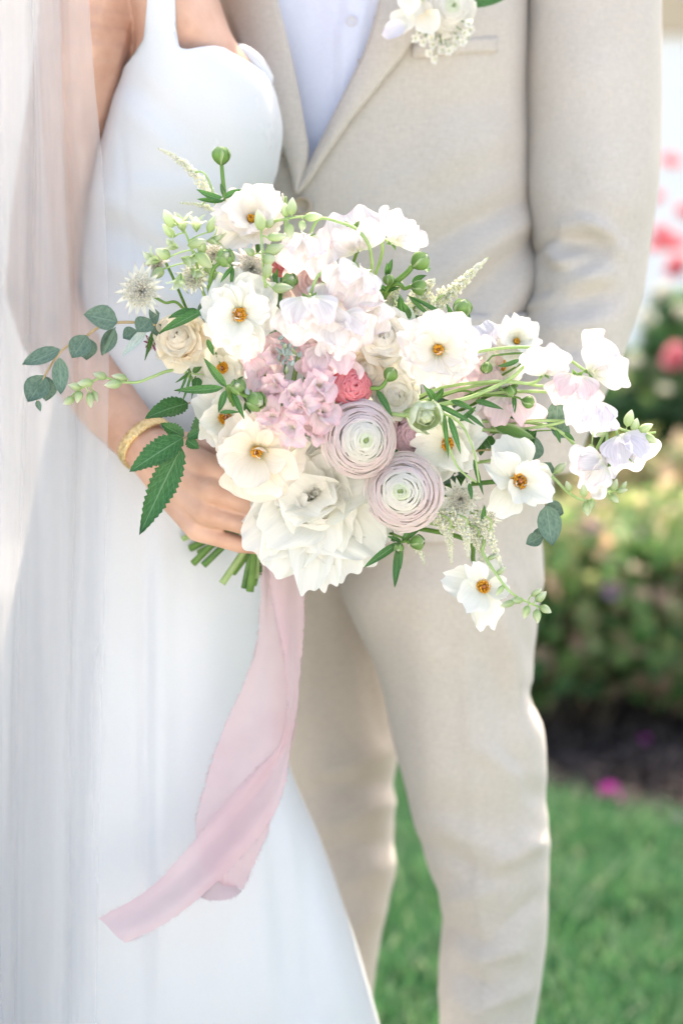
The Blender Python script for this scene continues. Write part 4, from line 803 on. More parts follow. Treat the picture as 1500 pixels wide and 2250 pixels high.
def astrantia(px, py, Y, rp, face, label, mat='bract', seed=1, pins=60, nb=16, path=None):
    t = thing('astrantia', label, 'flower', head(px, py, Y, face, seed), GF); r = rp * M_PX(Y); rr = random.Random(seed)
    for k in range(nb + 8):
        L = r * rr.uniform(.85, 1.05) * (1 if k < nb else .75)
        me = petal(L, L * .27, 5, 6, leaf=.62, b0=.3, b1=-.35, cup=.2, ruf=.02, seed=seed * 7 + k, name='bract', mat=MAT[mat])
        obj('bract', me, t, pm(6.2832 * (k + rr.uniform(-.2, .2)) / (nb if k < nb else 8), R((80 if k < nb else 64) + rr.uniform(-7, 7)), .001))
    V, Fc, V2, F2 = [], [], [], []
    for k in range(pins):
        a = k * 2.4; th = R(8 + 62 * math.sqrt(k / pins)); L = r * rr.uniform(.5, .72); p = Vector((math.sin(th) * math.cos(a), math.sin(th) * math.sin(a), math.cos(th))) * L
        tube_geo([Vector((0, 0, .001)), p * .6 + Vector((0, 0, .0006)), p], .00028, .0002, 3, 3, V, Fc); octa(V2, F2, p, .00085)
    obj('filaments', mesh('filaments', V, Fc, MAT['filament']), t); obj('anthers', mesh('anthers', V2, F2, MAT['anther']), t)
    stem_for(t, path, .0011); return t
def astilbe(pts, label, w0=16, n=420, seed=1, side=True, path=None, fade=1.):
    """feathery plume: main axis with short side sprays crowded with tiny cream florets"""
    wp = [P(*p) for p in pts]; t = thing('astilbe', label, 'flower', Matrix.Translation(wp[0]), GF); rr = random.Random(seed); c = catmull(wp, 60); s = M_PX(pts[0][2]); V, Fc = [], []
    for k in range(int(n * 1.5)):
        f = rr.random() ** .8; i = min(59, int(f * 59)); p = c[i]; wd = w0 * s * (1 - f) ** .8 * (.45 + .55 * abs(math.sin(f * 24)))
        d = Vector((rr.gauss(0, 1), rr.gauss(0, .7), rr.gauss(0, 1))).normalized(); octa(V, Fc, p + d * wd * 1.15 * rr.random() ** .6, rr.uniform(.0008, .0018) * (1 - .35 * f))
    tag(child_world('florets', mesh('florets', V, Fc, MAT['astilbe'], False), t), kind='stuff')
    full = wp[::-1] + ([P(*p) for p in path] if path else []) + [wp[0].lerp(BIND, .6) + Vector((0, .03, 0)), BIND + Vector((rnd.uniform(-.006, .006), 0, rnd.uniform(-.008, .008)))]
    V, Fc = tube_geo(full, .0005, .0012, 6, 8 * len(full)); child_world('stem', mesh('stem', V, Fc, MAT['stem_pale']), t)
    return t
# ================================================================== THE BOUQUET
# --- open flowers
butterfly(527, 692, 1.722, 84, (-.05, .12), 'open white butterfly ranunculus with golden eye, between cream rose and buds at upper left', 'white', (6, 6), .3, (58, 74), .08, .17, 'tan', seed=2)
butterfly(961, 768, 1.715, 78, (.05, .05), 'blush white butterfly ranunculus facing front, right of the white spray roses', 'blush', (7, 9), .1, (58, 84), .12, .12, seed=3)
butterfly(566, 990, 1.728, 100, (-.1, -.1), 'peach white butterfly ranunculus with golden eye, directly above the fingers', 'peach', (5, 5), .7, (60, 84), .10, .13, seed=4, loose=.5, wide=1.2)
butterfly(1136, 1056, 1.738, 88, (.28, .1), 'loose white butterfly ranunculus with orange eye at lower right, beside grey-green leaf', 'white', (3, 4), .25, (52, 80), .11, .19, seed=5, loose=.6, wide=.95)
butterfly(1057, 1290, 1.748, 82, (.25, .25), 'white butterfly ranunculus with orange eye hanging lowest over the trousers', 'white', (3, 3), 1.4, (55, 84), .10, .17, seed=16, loose=.8, wide=.85, path=[(1040, 1235, 1.765), (1010, 1180, 1.78)])
butterfly(988, 975, 1.75, 82, (-.35, .05), 'white butterfly ranunculus turned left behind the long green stems', 'white', (5, 6), .2, (50, 74), .09, .17, seed=7)
butterfly(492, 918, 1.748, 66, (.25, .1), 'small white butterfly ranunculus with golden eye at left edge above the wrist', 'white', (4, 4), .9, (60, 82), .10, .2, seed=8)
butterfly(555, 486, 1.752, 80, (-.15, .5), 'blush white ruffled flower at the top of the bouquet, eye hidden', 'blush', (6, 7), .4, (40, 66), .09, .1, seed=9)
butterfly(492, 806, 1.765, 62, (-.2, -.1), 'white flower tucked below cream rose and white ranunculus', 'white', (5, 5), .6, (48, 74), .07, .2, seed=10)
butterfly(706, 756, 1.752, 58, (.1, .3), 'pale flower with orange eye peeping from under the sweet peas', 'blush', (5, 5), .2, (60, 80), .06, .3, seed=11)
butterfly(1132, 752, 1.775, 54, (.2, .3), 'frilly white flower behind the long stems, nearest the jacket pocket', 'white', (7, 7), .1, (30, 66), .14, .1, seed=12)
butterfly(1100, 800, 1.782, 56, (.1, -.1), 'pale cream flower low behind the crossing stems', 'white', (5, 5), .5, (50, 78), .08, .2, seed=13)
# --- packed flowers
ranunculus(788, 966, 1.715, 80, (.12, .02), 'large pale pink ranunculus with pale green heart, upper of the pair', seed=1, squash=1.07, layers=20, per=4, dome=.66, ruf=.034)
ranunculus(888, 1082, 1.724, 82, (.0, .12), 'large pale pink ranunculus with swirling rim, lower of the pair', seed=2, squash=1.02, spin=.5, layers=18, per=4, dome=.60, ruf=.045)
ranunculus(905, 952, 1.752, 46, (.3, .05), 'mauve rose wedged between the pink ranunculus and white flower', ('mauve', 'mauve', 'mauve'), 9, 4, seed=3, ruf=.12, name='garden_rose', hole=.08)
ranunculus(770, 852, 1.722, 44, (.3, .2), 'deep coral pink flower half hidden above the pink ranunculus', ('coral', 'coral', 'coral'), 9, 4, seed=4, ruf=.16, name='carnation', hole=.08)
ranunculus(622, 580, 1.768, 26, (0, .3), 'small coral bloom deep behind the upright pale buds', ('coral', 'coral', 'coral'), 6, 4, seed=6, ruf=.14, name='carnation', hole=.1)
rose(402, 748, 1.748, 62, (-.25, .35), 'cream garden rose with swirled centre at the left of the bouquet', 'cream', 8, 2, .5, name='garden_rose', ruf=.045)
rose(838, 738, 1.74, 66, (.1, .25), 'ruffled white spray rose, topmost of the three beside the coral flower', 'rose', 7, 3, 1.2, ruf=.07)
rose(806, 812, 1.742, 56, (-.05, .1), 'creamy white spray rose with tight centre above the coral flower', 'cream', 7, 4, .3, ruf=.06)
rose(862, 866, 1.745, 58, (.25, -.05), 'white spray rose behind the pointed green bud, lowest of the three', 'rose', 6, 5, 2.0, ruf=.08)
rose(690, 622, 1.752, 62, (.1, .25), 'pale pink rose glimpsed behind the sweet pea stems', 'rosepink', 7, 6, .8, ruf=.07)
# --- peony
t = thing('peony', 'big ruffled white peony at the bottom of the bouquet above the ribbon', 'flower', head(692, 1098, 1.776, (-.04, .32)), GF); r = 174 * M_PX(1.77); rr = random.Random(5); kk = 0
def peo(L, W, ph, th, r0, z0, roll, ruf=.085, b0=.5, b1=-.6, cup=.22, nu=27, nv=18, notch=.1):
    global kk; kk += 1
    obj('petal', petal(r * L, r * W, nu, nv, .28, .62, .3, b0, b1, cup, ruf, 3.4 + 2.0 * rr.random(), .6 * notch * rr.random(), .05, 400 + kk, mat=MAT['peony'], bpow=.85), t, pm(R(ph), R(th), r0 * r, z0 * r, roll))
for k in range(8): peo(rr.uniform(.95, 1.12), 1.12, k * 45 + rr.uniform(-9, 9), 88 + rr.uniform(-8, 8), .04, -.16 + .012 * k, rr.uniform(-.15, .15), .08)
for k, (ph, L, W) in enumerate(((176, 1.26, .62), (152, 1.12, .8), (205, 1.12, .72), (128, 1.08, .9), (232, 1.1, .9), (190, 1.18, .55))): peo(L, W, ph, 78 + 3 * k % 9, .05, -.06 + .01 * k, rr.uniform(-.2, .2), .09, .45, -.5)
for k in range(9): peo(rr.uniform(.72, .98), rr.uniform(.82, 1.1), k * 40 + rr.uniform(-16, 16), 58 + rr.uniform(-13, 14), .05, -.06, rr.uniform(-.4, .4), .11, .7, -.8)
for k in range(7): peo(rr.uniform(.6, .78), rr.uniform(.75, .95), k * 51 + 20 + rr.uniform(-16, 16), 34 + rr.uniform(-12, 14), .05, -.04, rr.uniform(-.5, .5), .13, .85, -.7, .32)
for k in range(9): peo(rr.uniform(.66, .9), rr.uniform(.5, .8), k * 40 + 18 + rr.uniform(-16, 16), 66 + rr.uniform(-16, 14), .05, -.03, rr.uniform(-.5, .5), .12, .55, -.9)
for k in range(7): peo(rr.uniform(.34, .44), rr.uniform(.3, .45), k * 51 + rr.uniform(-16, 16), 12 + 14 * (k % 3), .03, .0, rr.uniform(-.6, .6), .16, .5, .5, .35, 13, 10)
for i, (rho, zr, cnt) in enumerate(((.40, .30, 4), (.32, .37, 4), (.23, .40, 3), (.13, .38, 3))):
    for j in range(cnt):
        me = shell(r, r * rho * rr.uniform(.88, 1.12), r * zr * rr.uniform(.85, 1.12), -r * .1, r * .08, 6.2832 / cnt * .8, r * (.05 - .03 * i), 480 + i * 7 + j, 13, 9, .075, mat=MAT['peony'], drop=.22, zd=r * .14)
        obj('petal', me, t, Matrix.Rotation(i * .9 + 6.2832 * (j + rr.uniform(-.15, .15)) / cnt, 4, 'Z') @ Matrix.Rotation(R(rr.uniform(-8, 8)), 4, 'X'))
stem_for(t, None, .003)
# --- stock: spike of ruffled florets with a grey-green tip
t = thing('stock_flower', 'pink stock spike with lilac-edged florets and woolly grey-green tip at bouquet centre', 'flower', head(650, 870, 1.735, (0, .1)), GF)
for k, (x, y, Y, rp) in enumerate(((598, 778, 1.728, 40), (582, 826, 1.732, 42), (560, 790, 1.735, 36), (660, 742, 1.73, 36), (690, 792, 1.724, 36), (612, 842, 1.716, 38), (700, 850, 1.710, 42), (706, 906, 1.712, 42), (640, 872, 1.708, 36), (598, 912, 1.716, 42), (648, 938, 1.708, 46), (694, 952, 1.718, 36), (664, 892, 1.704, 34), (604, 866, 1.722, 36), (620, 760, 1.735, 32))):
    base = to_child(t, head(x, y, Y, (rr.uniform(-.5, .5), rr.uniform(-.3, .6)), rr.uniform(0, 6)))
    s = rp * M_PX(Y)
    for j in range(4):
        me = petal(s * rr.uniform(1.1, 1.4), s * rr.uniform(1.2, 1.5), 13, 10, .2, .6, .28, .6, -1.1, .22, .17, 5, .12 * rr.random(), .14, 600 + k * 9 + j, mat=MAT['stock'])
        obj('petal', me, t, base @ pm(1.5708 * j + rr.uniform(-.25, .25), R(60 + rr.uniform(-24, 22)), .001, .0008 * (j % 2), rr.uniform(-.5, .5)))
    for j in range(3):
        me = petal(s * .8, s * .85, 9, 8, .2, .6, .28, .6, -.8, .25, .18, 5, .1, .1, 700 + k * 9 + j, mat=MAT['stock']); obj('petal', me, t, base @ pm(2.1 * j + 1.1, R(30 + rr.uniform(-10, 10)), .001, .001, rr.uniform(-.5, .5)))
for k in range(26):
    x, y = 632 + rr.gauss(0, 16), 776 + rr.gauss(0, 20); b0 = P(x, y + 8, 1.712 + rr.uniform(-.006, .008)); s = M_PX(1.71)
    obj('bud', bud_mesh(rr.uniform(13, 26) * s, rr.uniform(7, 11) * s, MAT['grey_leaf'] if k % 3 else MAT['pale_bud']), t, to_child(t, Matrix.Translation(b0) @ aim((rr.gauss(0, .5), -.5 + rr.gauss(0, .4), .8))))
stem_for(t, None, .0026)
# --- sweet peas
SP = [(672, 548, 1.732, 50, (-.1, .3), 'white sweet pea at the top, under the leftmost end of the curved stem', 'pea', 172, {}),
      (775, 522, 1.75, 58, (.1, .2), 'pale pink sweet pea seen from behind with green star calyx, under the arched stem', 'pea', 20, dict(back=True)),
      (876, 512, 1.745, 46, (.5, .3), 'white sweet pea farthest right on the bouquet top, against the jacket', 'pea', -35, {}),
      (778, 618, 1.716, 52, (.3, .15), 'white sweet pea at the end of the hooked pale stem', 'pea', 150, {}),
      (682, 690, 1.704, 60, (-.05, .1), 'big white ruffled sweet pea in the centre, right of the open white ranunculus', 'pea', 184, {}),
      (752, 726, 1.712, 54, (.25, .0), 'blush sweet pea overlapping the white spray rose', 'pea', 210, {}),
      (724, 796, 1.722, 52, (.0, .0), 'pale pink sweet pea just above the lilac stock florets', 'peapink', 176, {}),
      (1196, 800, 1.726, 40, (.1, .1), 'white sweet pea with spread wings, leftmost of the right-hand cluster', 'pea', 0, dict(wing=1.15)),
      (1318, 798, 1.73, 56, (.45, .2), 'white ruffled sweet pea farthest right of the right-hand cluster', 'pea', -50, {}),
      (1262, 850, 1.722, 46, (-.1, -.1), 'blush rounded sweet pea hanging lowest in the front of the right-hand cluster', 'peapink', 170, {}),
      (1300, 905, 1.745, 46, (.1, -.1), 'pale lavender sweet pea behind the blush one at right', 'pealav', 160, {}),
      (1304, 1030, 1.742, 46, (-.3, .0), 'white sweet pea petal drooping below the lavender ones at right', 'pea', 120, {}),
      (1368, 985, 1.748, 54, (.2, -.1), 'lavender sweet pea with green star calyx at far right above the small buds', 'pealav', 200, dict(back=True)),
      (1118, 898, 1.762, 56, (.0, -.2), 'pink mauve sweet pea behind the long crossing stems', 'peapink', 186, {}),
      (1040, 842, 1.775, 54, (.2, .1), 'dusky pink sweet pea hidden under the crossing stems, near the blush ranunculus', 'peapink', 30, {}),
      (728, 648, 1.728, 46, (.0, .3), 'blush sweet pea between the hooked stem and the white central one', 'pea', 195, {}),
      (812, 676, 1.726, 44, (.4, .1), 'white sweet pea below the one on the hooked stem, touching the spray rose', 'pea', 140, {}),
      (1064, 752, 1.778, 40, (.3, .3), 'lavender sweet pea between blush ranunculus and frilly white flower', 'pealav', 20, {})]
SPATH = {0: [(700, 482, 1.737), (745, 488, 1.735), (790, 510, 1.732), (815, 560, 1.74), (800, 640, 1.76)], 3: [(742, 596, 1.716), (705, 600, 1.716), (684, 640, 1.715), (672, 700, 1.735)], 4: [(680, 650, 1.705), (672, 700, 1.735)],
         7: [(1166, 842, 1.735), (1080, 838, 1.742), (960, 855, 1.752), (870, 905, 1.765)], 8: [(1210, 770, 1.742), (1100, 765, 1.745), (990, 790, 1.752), (900, 840, 1.768)],
         9: [(1200, 848, 1.742), (1100, 838, 1.745), (960, 870, 1.755), (860, 915, 1.765)], 10: [(1240, 925, 1.755), (1120, 945, 1.757), (960, 950, 1.765)], 11: [(1330, 950, 1.75), (1290, 1000, 1.757), (1200, 935, 1.76), (1000, 935, 1.765)],
         12: [(1345, 930, 1.75), (1300, 890, 1.755), (1180, 860, 1.757), (1000, 885, 1.765)], 2: [(840, 530, 1.755), (825, 600, 1.77)]}
for i, (x, y, Y, rp, fc, lab, mt, rl, kw) in enumerate(SP): sweet_pea(x, y, Y, rp * 1.32, fc, lab, mt, rl, 3 + i, SPATH.get(i), **kw)
# --- astrantia
astrantia(314, 640, 1.742, 62, (-.35, .15), 'spiky white astrantia with pinhead stamens, leftmost flower above the round leaves', 'bract', 2, 110, 18, [(360, 664, 1.75), (410, 690, 1.76)])
astrantia(552, 590, 1.745, 56, (.1, .1), 'starry white astrantia with pink heart between buds and the top flower', 'bractpink', 3, 60, 18)
astrantia(1010, 1096, 1.752, 50, (.05, .0), 'greenish white astrantia below the white ranunculus at right', 'bract', 4, 70, 18)
astrantia(1062, 1140, 1.765, 40, (.2, -.2), 'half shaded astrantia behind the hanging cream plumes', 'bract', 5, 50, 14)
astrantia(428, 612, 1.75, 44, (-.2, .3), 'white astrantia tucked under the opening pale buds', 'bract', 12, 50, 16)
astrantia(470, 560, 1.758, 34, (.1, .4), 'small white astrantia beside the striped round bud', 'bractpink', 13, 40, 14)
astrantia(348, 580, 1.755, 32, (-.5, .4), 'pink tipped astrantia just above the spiky white one', 'bractpink', 6, 36, 12)
astrantia(336, 752, 1.77, 24, (-.6, -.3), 'small plum purple astrantia left of the cream rose', 'purple', 7, 14, 9)
astrantia(606, 650, 1.752, 28, (0, .2), 'small pink astrantia above the open white ranunculus', 'bractpink', 8, 24, 10)
# --- astilbe plumes
astilbe([(470, 430, 1.80), (420, 375, 1.805), (385, 345, 1.81), (348, 326, 1.812)], 'faint cream plume reaching farthest up left over the dress', 15, 330, 2)
astilbe([(480, 470, 1.80), (440, 450, 1.803), (396, 446, 1.805)], 'short thin pale sprig below the faint upper left plume', 7, 70, 12)
astilbe([(940, 680, 1.775), (985, 645, 1.775), (1030, 605, 1.775), (1072, 566, 1.775)], 'pointed cream plume rising right against the jacket', 27, 760, 3)
astilbe([(905, 680, 1.778), (930, 640, 1.778), (955, 612, 1.778)], 'short cream plume left of the pointed one', 30, 480, 4)
astilbe([(850, 695, 1.765), (862, 650, 1.765), (885, 618, 1.765)], 'stubby cream plume beside the thick green bud stem', 22, 340, 5)
astilbe([(965, 1130, 1.745), (985, 1180, 1.742), (992, 1240, 1.742)], 'hanging cream plume, leftmost of the three under the astrantia', 19, 460, 6)
astilbe([(1000, 1130, 1.742), (1022, 1170, 1.738), (1028, 1226, 1.738)], 'hanging cream plume, middle of the three under the astrantia', 21, 520, 7)
astilbe([(1050, 1130, 1.748), (1075, 1180, 1.745), (1105, 1255, 1.745)], 'hanging cream plume, rightmost and longest of the three', 23, 560, 8)
astilbe([(1020, 1150, 1.752), (1050, 1190, 1.75), (1062, 1245, 1.75)], 'shadowed cream plume hanging behind the middle and longest plumes', 24, 420, 18)
astilbe([(905, 1196, 1.755), (922, 1212, 1.752), (932, 1240, 1.752)], 'tiny cream plume tip below the pink ranunculus buds', 9, 110, 9)
astilbe([(628, 470, 1.765), (624, 448, 1.765), (620, 426, 1.765)], 'tiny grey green sprig beside the top flower', 7, 60, 10)
# --- pale budding stems
bud_stem('larkspur_stem', 'upright pale green stem of plump buds in front of the top flower', [(574, 505, 1.722), (577, 560, 1.72), (580, 610, 1.722), (586, 660, 1.735)],
         [(576, 508, 1.722, -6, -30, 44, 24), (584, 500, 1.728, 14, -16, 24, 17), (586, 522, 1.72, 34, -2, 42, 19), (582, 556, 1.718, 36, -14, 42, 24), (578, 572, 1.716, 20, -4, 26, 26), (584, 612, 1.718, 8, -34, 38, 20), (598, 634, 1.716, 36, -2, 42, 22), (560, 560, 1.73, -16, -10, 24, 16)])
bud_stem('larkspur_stem', 'arching pale bud tip lying across the top from white flower to sweet pea', [(695, 478, 1.728), (660, 476, 1.726), (625, 482, 1.728), (598, 492, 1.74), (590, 540, 1.76)],
         [(668, 478, 1.725, 34, -3, 36, 19), (664, 484, 1.724, 0, 20, 22, 17), (640, 474, 1.726, 2, -32, 36, 21), (628, 478, 1.73, -2, -24, 30, 17), (632, 490, 1.724, 6, 26, 32, 20)])
bud_stem('larkspur_stem', 'cluster of opening pale green buds, uppermost at the left over the dress', [(400, 492, 1.745), (415, 530, 1.742), (432, 580, 1.744), (452, 660, 1.76)],
         [(402, 510, 1.742, -4, -28, 46, 26), (384, 522, 1.745, -22, -24, 36, 18), (432, 510, 1.742, 0, -30, 42, 24), (458, 512, 1.744, 12, -30, 38, 19), (454, 530, 1.74, 40, -6, 46, 19), (412, 540, 1.738, 28, -8, 40, 20), (392, 545, 1.742, -20, -8, 34, 22), (444, 558, 1.742, 0, -22, 32, 20), (398, 566, 1.738, 34, 12, 44, 26), (374, 566, 1.744, -18, -10, 34, 24), (420, 590, 1.738, 20, 18, 36, 24), (360, 590, 1.748, -18, 14, 34, 22), (446, 590, 1.742, 26, 4, 34, 20), (380, 500, 1.742, -14, -30, 40, 24), (352, 574, 1.745, -26, -6, 42, 28), (430, 556, 1.735, 24, 22, 44, 26), (398, 600, 1.735, -6, 28, 44, 26), (466, 600, 1.738, 28, 20, 40, 22)], opening=2)
bud_stem('larkspur_stem', 'long wavy pale stem with plump buds reaching left across the veil, below the round leaves', [(160, 868, 1.738), (190, 846, 1.738), (225, 830, 1.738), (262, 838, 1.738), (300, 840, 1.738), (335, 828, 1.742), (372, 815, 1.748), (410, 820, 1.76)],
         [(164, 874, 1.738, -22, 12, 26, 17), (176, 858, 1.736, -6, 28, 26, 18), (180, 852, 1.736, -26, -6, 28, 17), (196, 862, 1.735, 4, 30, 32, 17), (206, 840, 1.736, -30, 2, 34, 18), (204, 858, 1.74, 12, 26, 26, 13), (236, 830, 1.738, -26, -8, 30, 18), (268, 842, 1.735, -32, 4, 36, 19), (280, 832, 1.738, -28, -6, 32, 16)])
bud_stem('larkspur_stem', 'pale bud stem at far right beside the lavender sweet pea', [(1440, 950, 1.745), (1405, 952, 1.746), (1370, 945, 1.748), (1340, 935, 1.752), (1250, 925, 1.757), (1100, 935, 1.763)],
         [(1402, 948, 1.744, 22, -12, 32, 19), (1412, 956, 1.744, 26, 14, 32, 20), (1390, 948, 1.746, 6, -22, 28, 19), (1376, 938, 1.746, 8, -28, 36, 22), (1336, 948, 1.75, -20, 6, 28, 17), (1300, 975, 1.752, -6, 22, 28, 15)])
bud_stem('larkspur_stem', 'zigzag pale bud stem at right, pointing right below the white sweet pea', [(1374, 1076, 1.744), (1330, 1082, 1.744), (1290, 1100, 1.744), (1250, 1084, 1.746), (1215, 1050, 1.75), (1180, 1030, 1.757), (1100, 1010, 1.765)],
         [(1352, 1080, 1.743, 22, -4, 24, 13), (1344, 1080, 1.743, 8, -24, 28, 16), (1338, 1088, 1.742, 18, 14, 24, 15), (1318, 1084, 1.744, 2, -22, 24, 15), (1300, 1096, 1.742, -4, 22, 24, 16), (1282, 1092, 1.744, -2, -24, 28, 17), (1286, 1102, 1.742, 4, 28, 30, 20), (1252, 1080, 1.745, -8, -20, 24, 15), (1216, 1040, 1.748, 24, -22, 34, 17), (1364, 1076, 1.744, 10, -18, 20, 11)])
bud_stem('larkspur_stem', 'pale bud stem hanging lowest, curling past the lowest white ranunculus', [(1206, 1340, 1.738), (1165, 1326, 1.738), (1120, 1300, 1.738), (1085, 1255, 1.74), (1060, 1215, 1.745), (1040, 1170, 1.757)],
         [(1176, 1322, 1.737, 20, -20, 30, 19), (1186, 1332, 1.737, 18, 10, 26, 18), (1178, 1338, 1.736, 2, 24, 30, 18), (1160, 1330, 1.738, -8, 26, 30, 17), (1150, 1318, 1.737, -30, 2, 30, 16), (1130, 1322, 1.736, -28, 10, 32, 15), (1166, 1310, 1.738, 22, -18, 28, 12), (1106, 1286, 1.738, -16, 22, 26, 12), (1090, 1262, 1.74, 20, -16, 24, 12), (1070, 1228, 1.742, 22, -8, 22, 11)])
# --- green buds
LV = lambda *a: a
green_bud(487, 344, 1.752, 21, (0, -1, -.15), 'single tall green bud standing highest above the bouquet', [(490, 395, 1.752), (494, 440, 1.754), (498, 500, 1.765)], [(494, 440, 1.752, 430, 416, 1.745, 16, 'leaf', .5), (494, 440, 1.752, 432, 438, 1.75, 13, 'leaf', .3), (492, 435, 1.752, 532, 416, 1.75, 13, 'leaf', -.4), (493, 430, 1.752, 484, 402, 1.75, 9)])
green_bud(495, 566, 1.722, 22, (.2, -.3, -.9), 'striped round green bud among the pale buds at upper left', [(470, 590, 1.73), (462, 625, 1.735), (466, 660, 1.745)], [(512, 585, 1.73, 484, 622, 1.728, 9), (512, 588, 1.73, 508, 630, 1.73, 8)])
green_bud(636, 618, 1.726, 19, (.3, -.4, -.7), 'dark green bud in front of the pale pink rose', [(612, 660, 1.745)], [(600, 600, 1.735, 612, 640, 1.73, 9)])
green_bud(482, 626, 1.74, 13, (.3, -.6, -.5), 'small green bud behind the bent pale stem at upper left', [(470, 655, 1.75)])
green_bud(920, 574, 1.748, 22, (.75, -.55, -.3), 'large green bud, highest of the trio right of the sweet peas', [(895, 598, 1.752), (860, 628, 1.757), (815, 672, 1.765)], [(850, 606, 1.757, 850, 576, 1.75, 10), (850, 606, 1.757, 862, 568, 1.757, 12), (935, 590, 1.757, 940, 600, 1.745, 18)], r=.0022)
green_bud(918, 630, 1.75, 18, (.9, .1, -.3), 'green bud below the large one on a side shoot', [(890, 634, 1.755), (850, 645, 1.76)], [(905, 620, 1.755, 938, 605, 1.745, 14)])
green_bud(854, 616, 1.75, 13, (-.1, -1, -.3), 'small round green bud left of the larger pair', [(848, 640, 1.757)], [(850, 640, 1.757, 826, 622, 1.75, 10), (850, 640, 1.757, 880, 632, 1.75, 9)])
green_bud(1014, 680, 1.742, 23, (.25, -.9, -.4), 'pale topped green bud above the blush ranunculus', [(1000, 712, 1.748), (970, 735, 1.757)], [(995, 705, 1.75, 978, 664, 1.745, 10, 'leaf', -.6), (985, 700, 1.75, 892, 648, 1.755, 10), (1030, 690, 1.745, 1012, 716, 1.74, 14, 'leaf', .6)])
green_bud(562, 880, 1.704, 24, (.5, .2, -.8), 'silvery green bud at front left of the pink stock', [(535, 868, 1.712), (500, 856, 1.722)], [(560, 890, 1.72, 582, 912, 1.712, 10), (545, 880, 1.715, 536, 905, 1.71, 9), (540, 885, 1.715, 552, 910, 1.708, 9)])
green_bud(524, 850, 1.71, 19, (-.1, -.3, -.9), 'fuzzy green bud at the centre of the spreading narrow leaves', [(505, 862, 1.722)], [(497, 850, 1.716, 447, 786, 1.708, 17, 'leaf', .15), (490, 852, 1.716, 382, 858, 1.706, 20, 'leaf', .3), (496, 858, 1.716, 480, 908, 1.71, 15, 'leaf', .2), (510, 862, 1.714, 538, 924, 1.706, 13, 'leaf', -.4), (484, 906, 1.712, 530, 906, 1.71, 8), (520, 842, 1.716, 536, 826, 1.712, 8)])
green_bud(856, 824, 1.722, 17, (.5, -.8, -.3), 'pointed green bud in front of the lowest white spray rose', [(835, 852, 1.724), (790, 868, 1.735)], [(828, 858, 1.724, 862, 918, 1.716, 14, 'leaf', -.5), (810, 880, 1.735, 838, 908, 1.73, 10)])
green_bud(932, 910, 1.712, 30, (.2, .25, -.9), 'opening pale green bud where the long stems cross', [(890, 912, 1.722), (830, 918, 1.737)], [], open_=.9, mat='pale_bud', smat='stem_pale')
green_bud(1068, 806, 1.75, 14, (-.1, .8, -.3), 'tiny round green bud behind the crossing stems', [(1090, 780, 1.757), (1150, 795, 1.76)], r=.0008)
green_bud(1122, 858, 1.738, 13, (.3, .9, -.3), 'small green bud under the long stems, left of the hanging one', [(1110, 858, 1.745), (1050, 858, 1.753)], r=.0008)
green_bud(1158, 882, 1.735, 15, (.95, .25, -.2), 'hanging green bud below the white sweet pea with spread wings', [(1130, 872, 1.742), (1060, 868, 1.752), (980, 868, 1.757)], r=.0008)
green_bud(914, 1190, 1.735, 18, (.9, -.1, -.4), 'green bud under the lower pink ranunculus', [(895, 1188, 1.742), (880, 1160, 1.757)], [(878, 1192, 1.742, 798, 1248, 1.735, 18, 'leaf', -.2), (876, 1198, 1.742, 866, 1296, 1.732, 17, 'leaf', .6), (880, 1195, 1.742, 880, 1252, 1.738, 10, 'leaf', .2), (880, 1190, 1.745, 850, 1178, 1.74, 9), (884, 1190, 1.745, 908, 1146, 1.742, 10), (890, 1186, 1.745, 926, 1160, 1.742, 9)])
green_bud(876, 1202, 1.737, 12, (-.2, .6, -.7), 'small dark green bud beside the one under the pink ranunculus', [(880, 1180, 1.75)], r=.001)
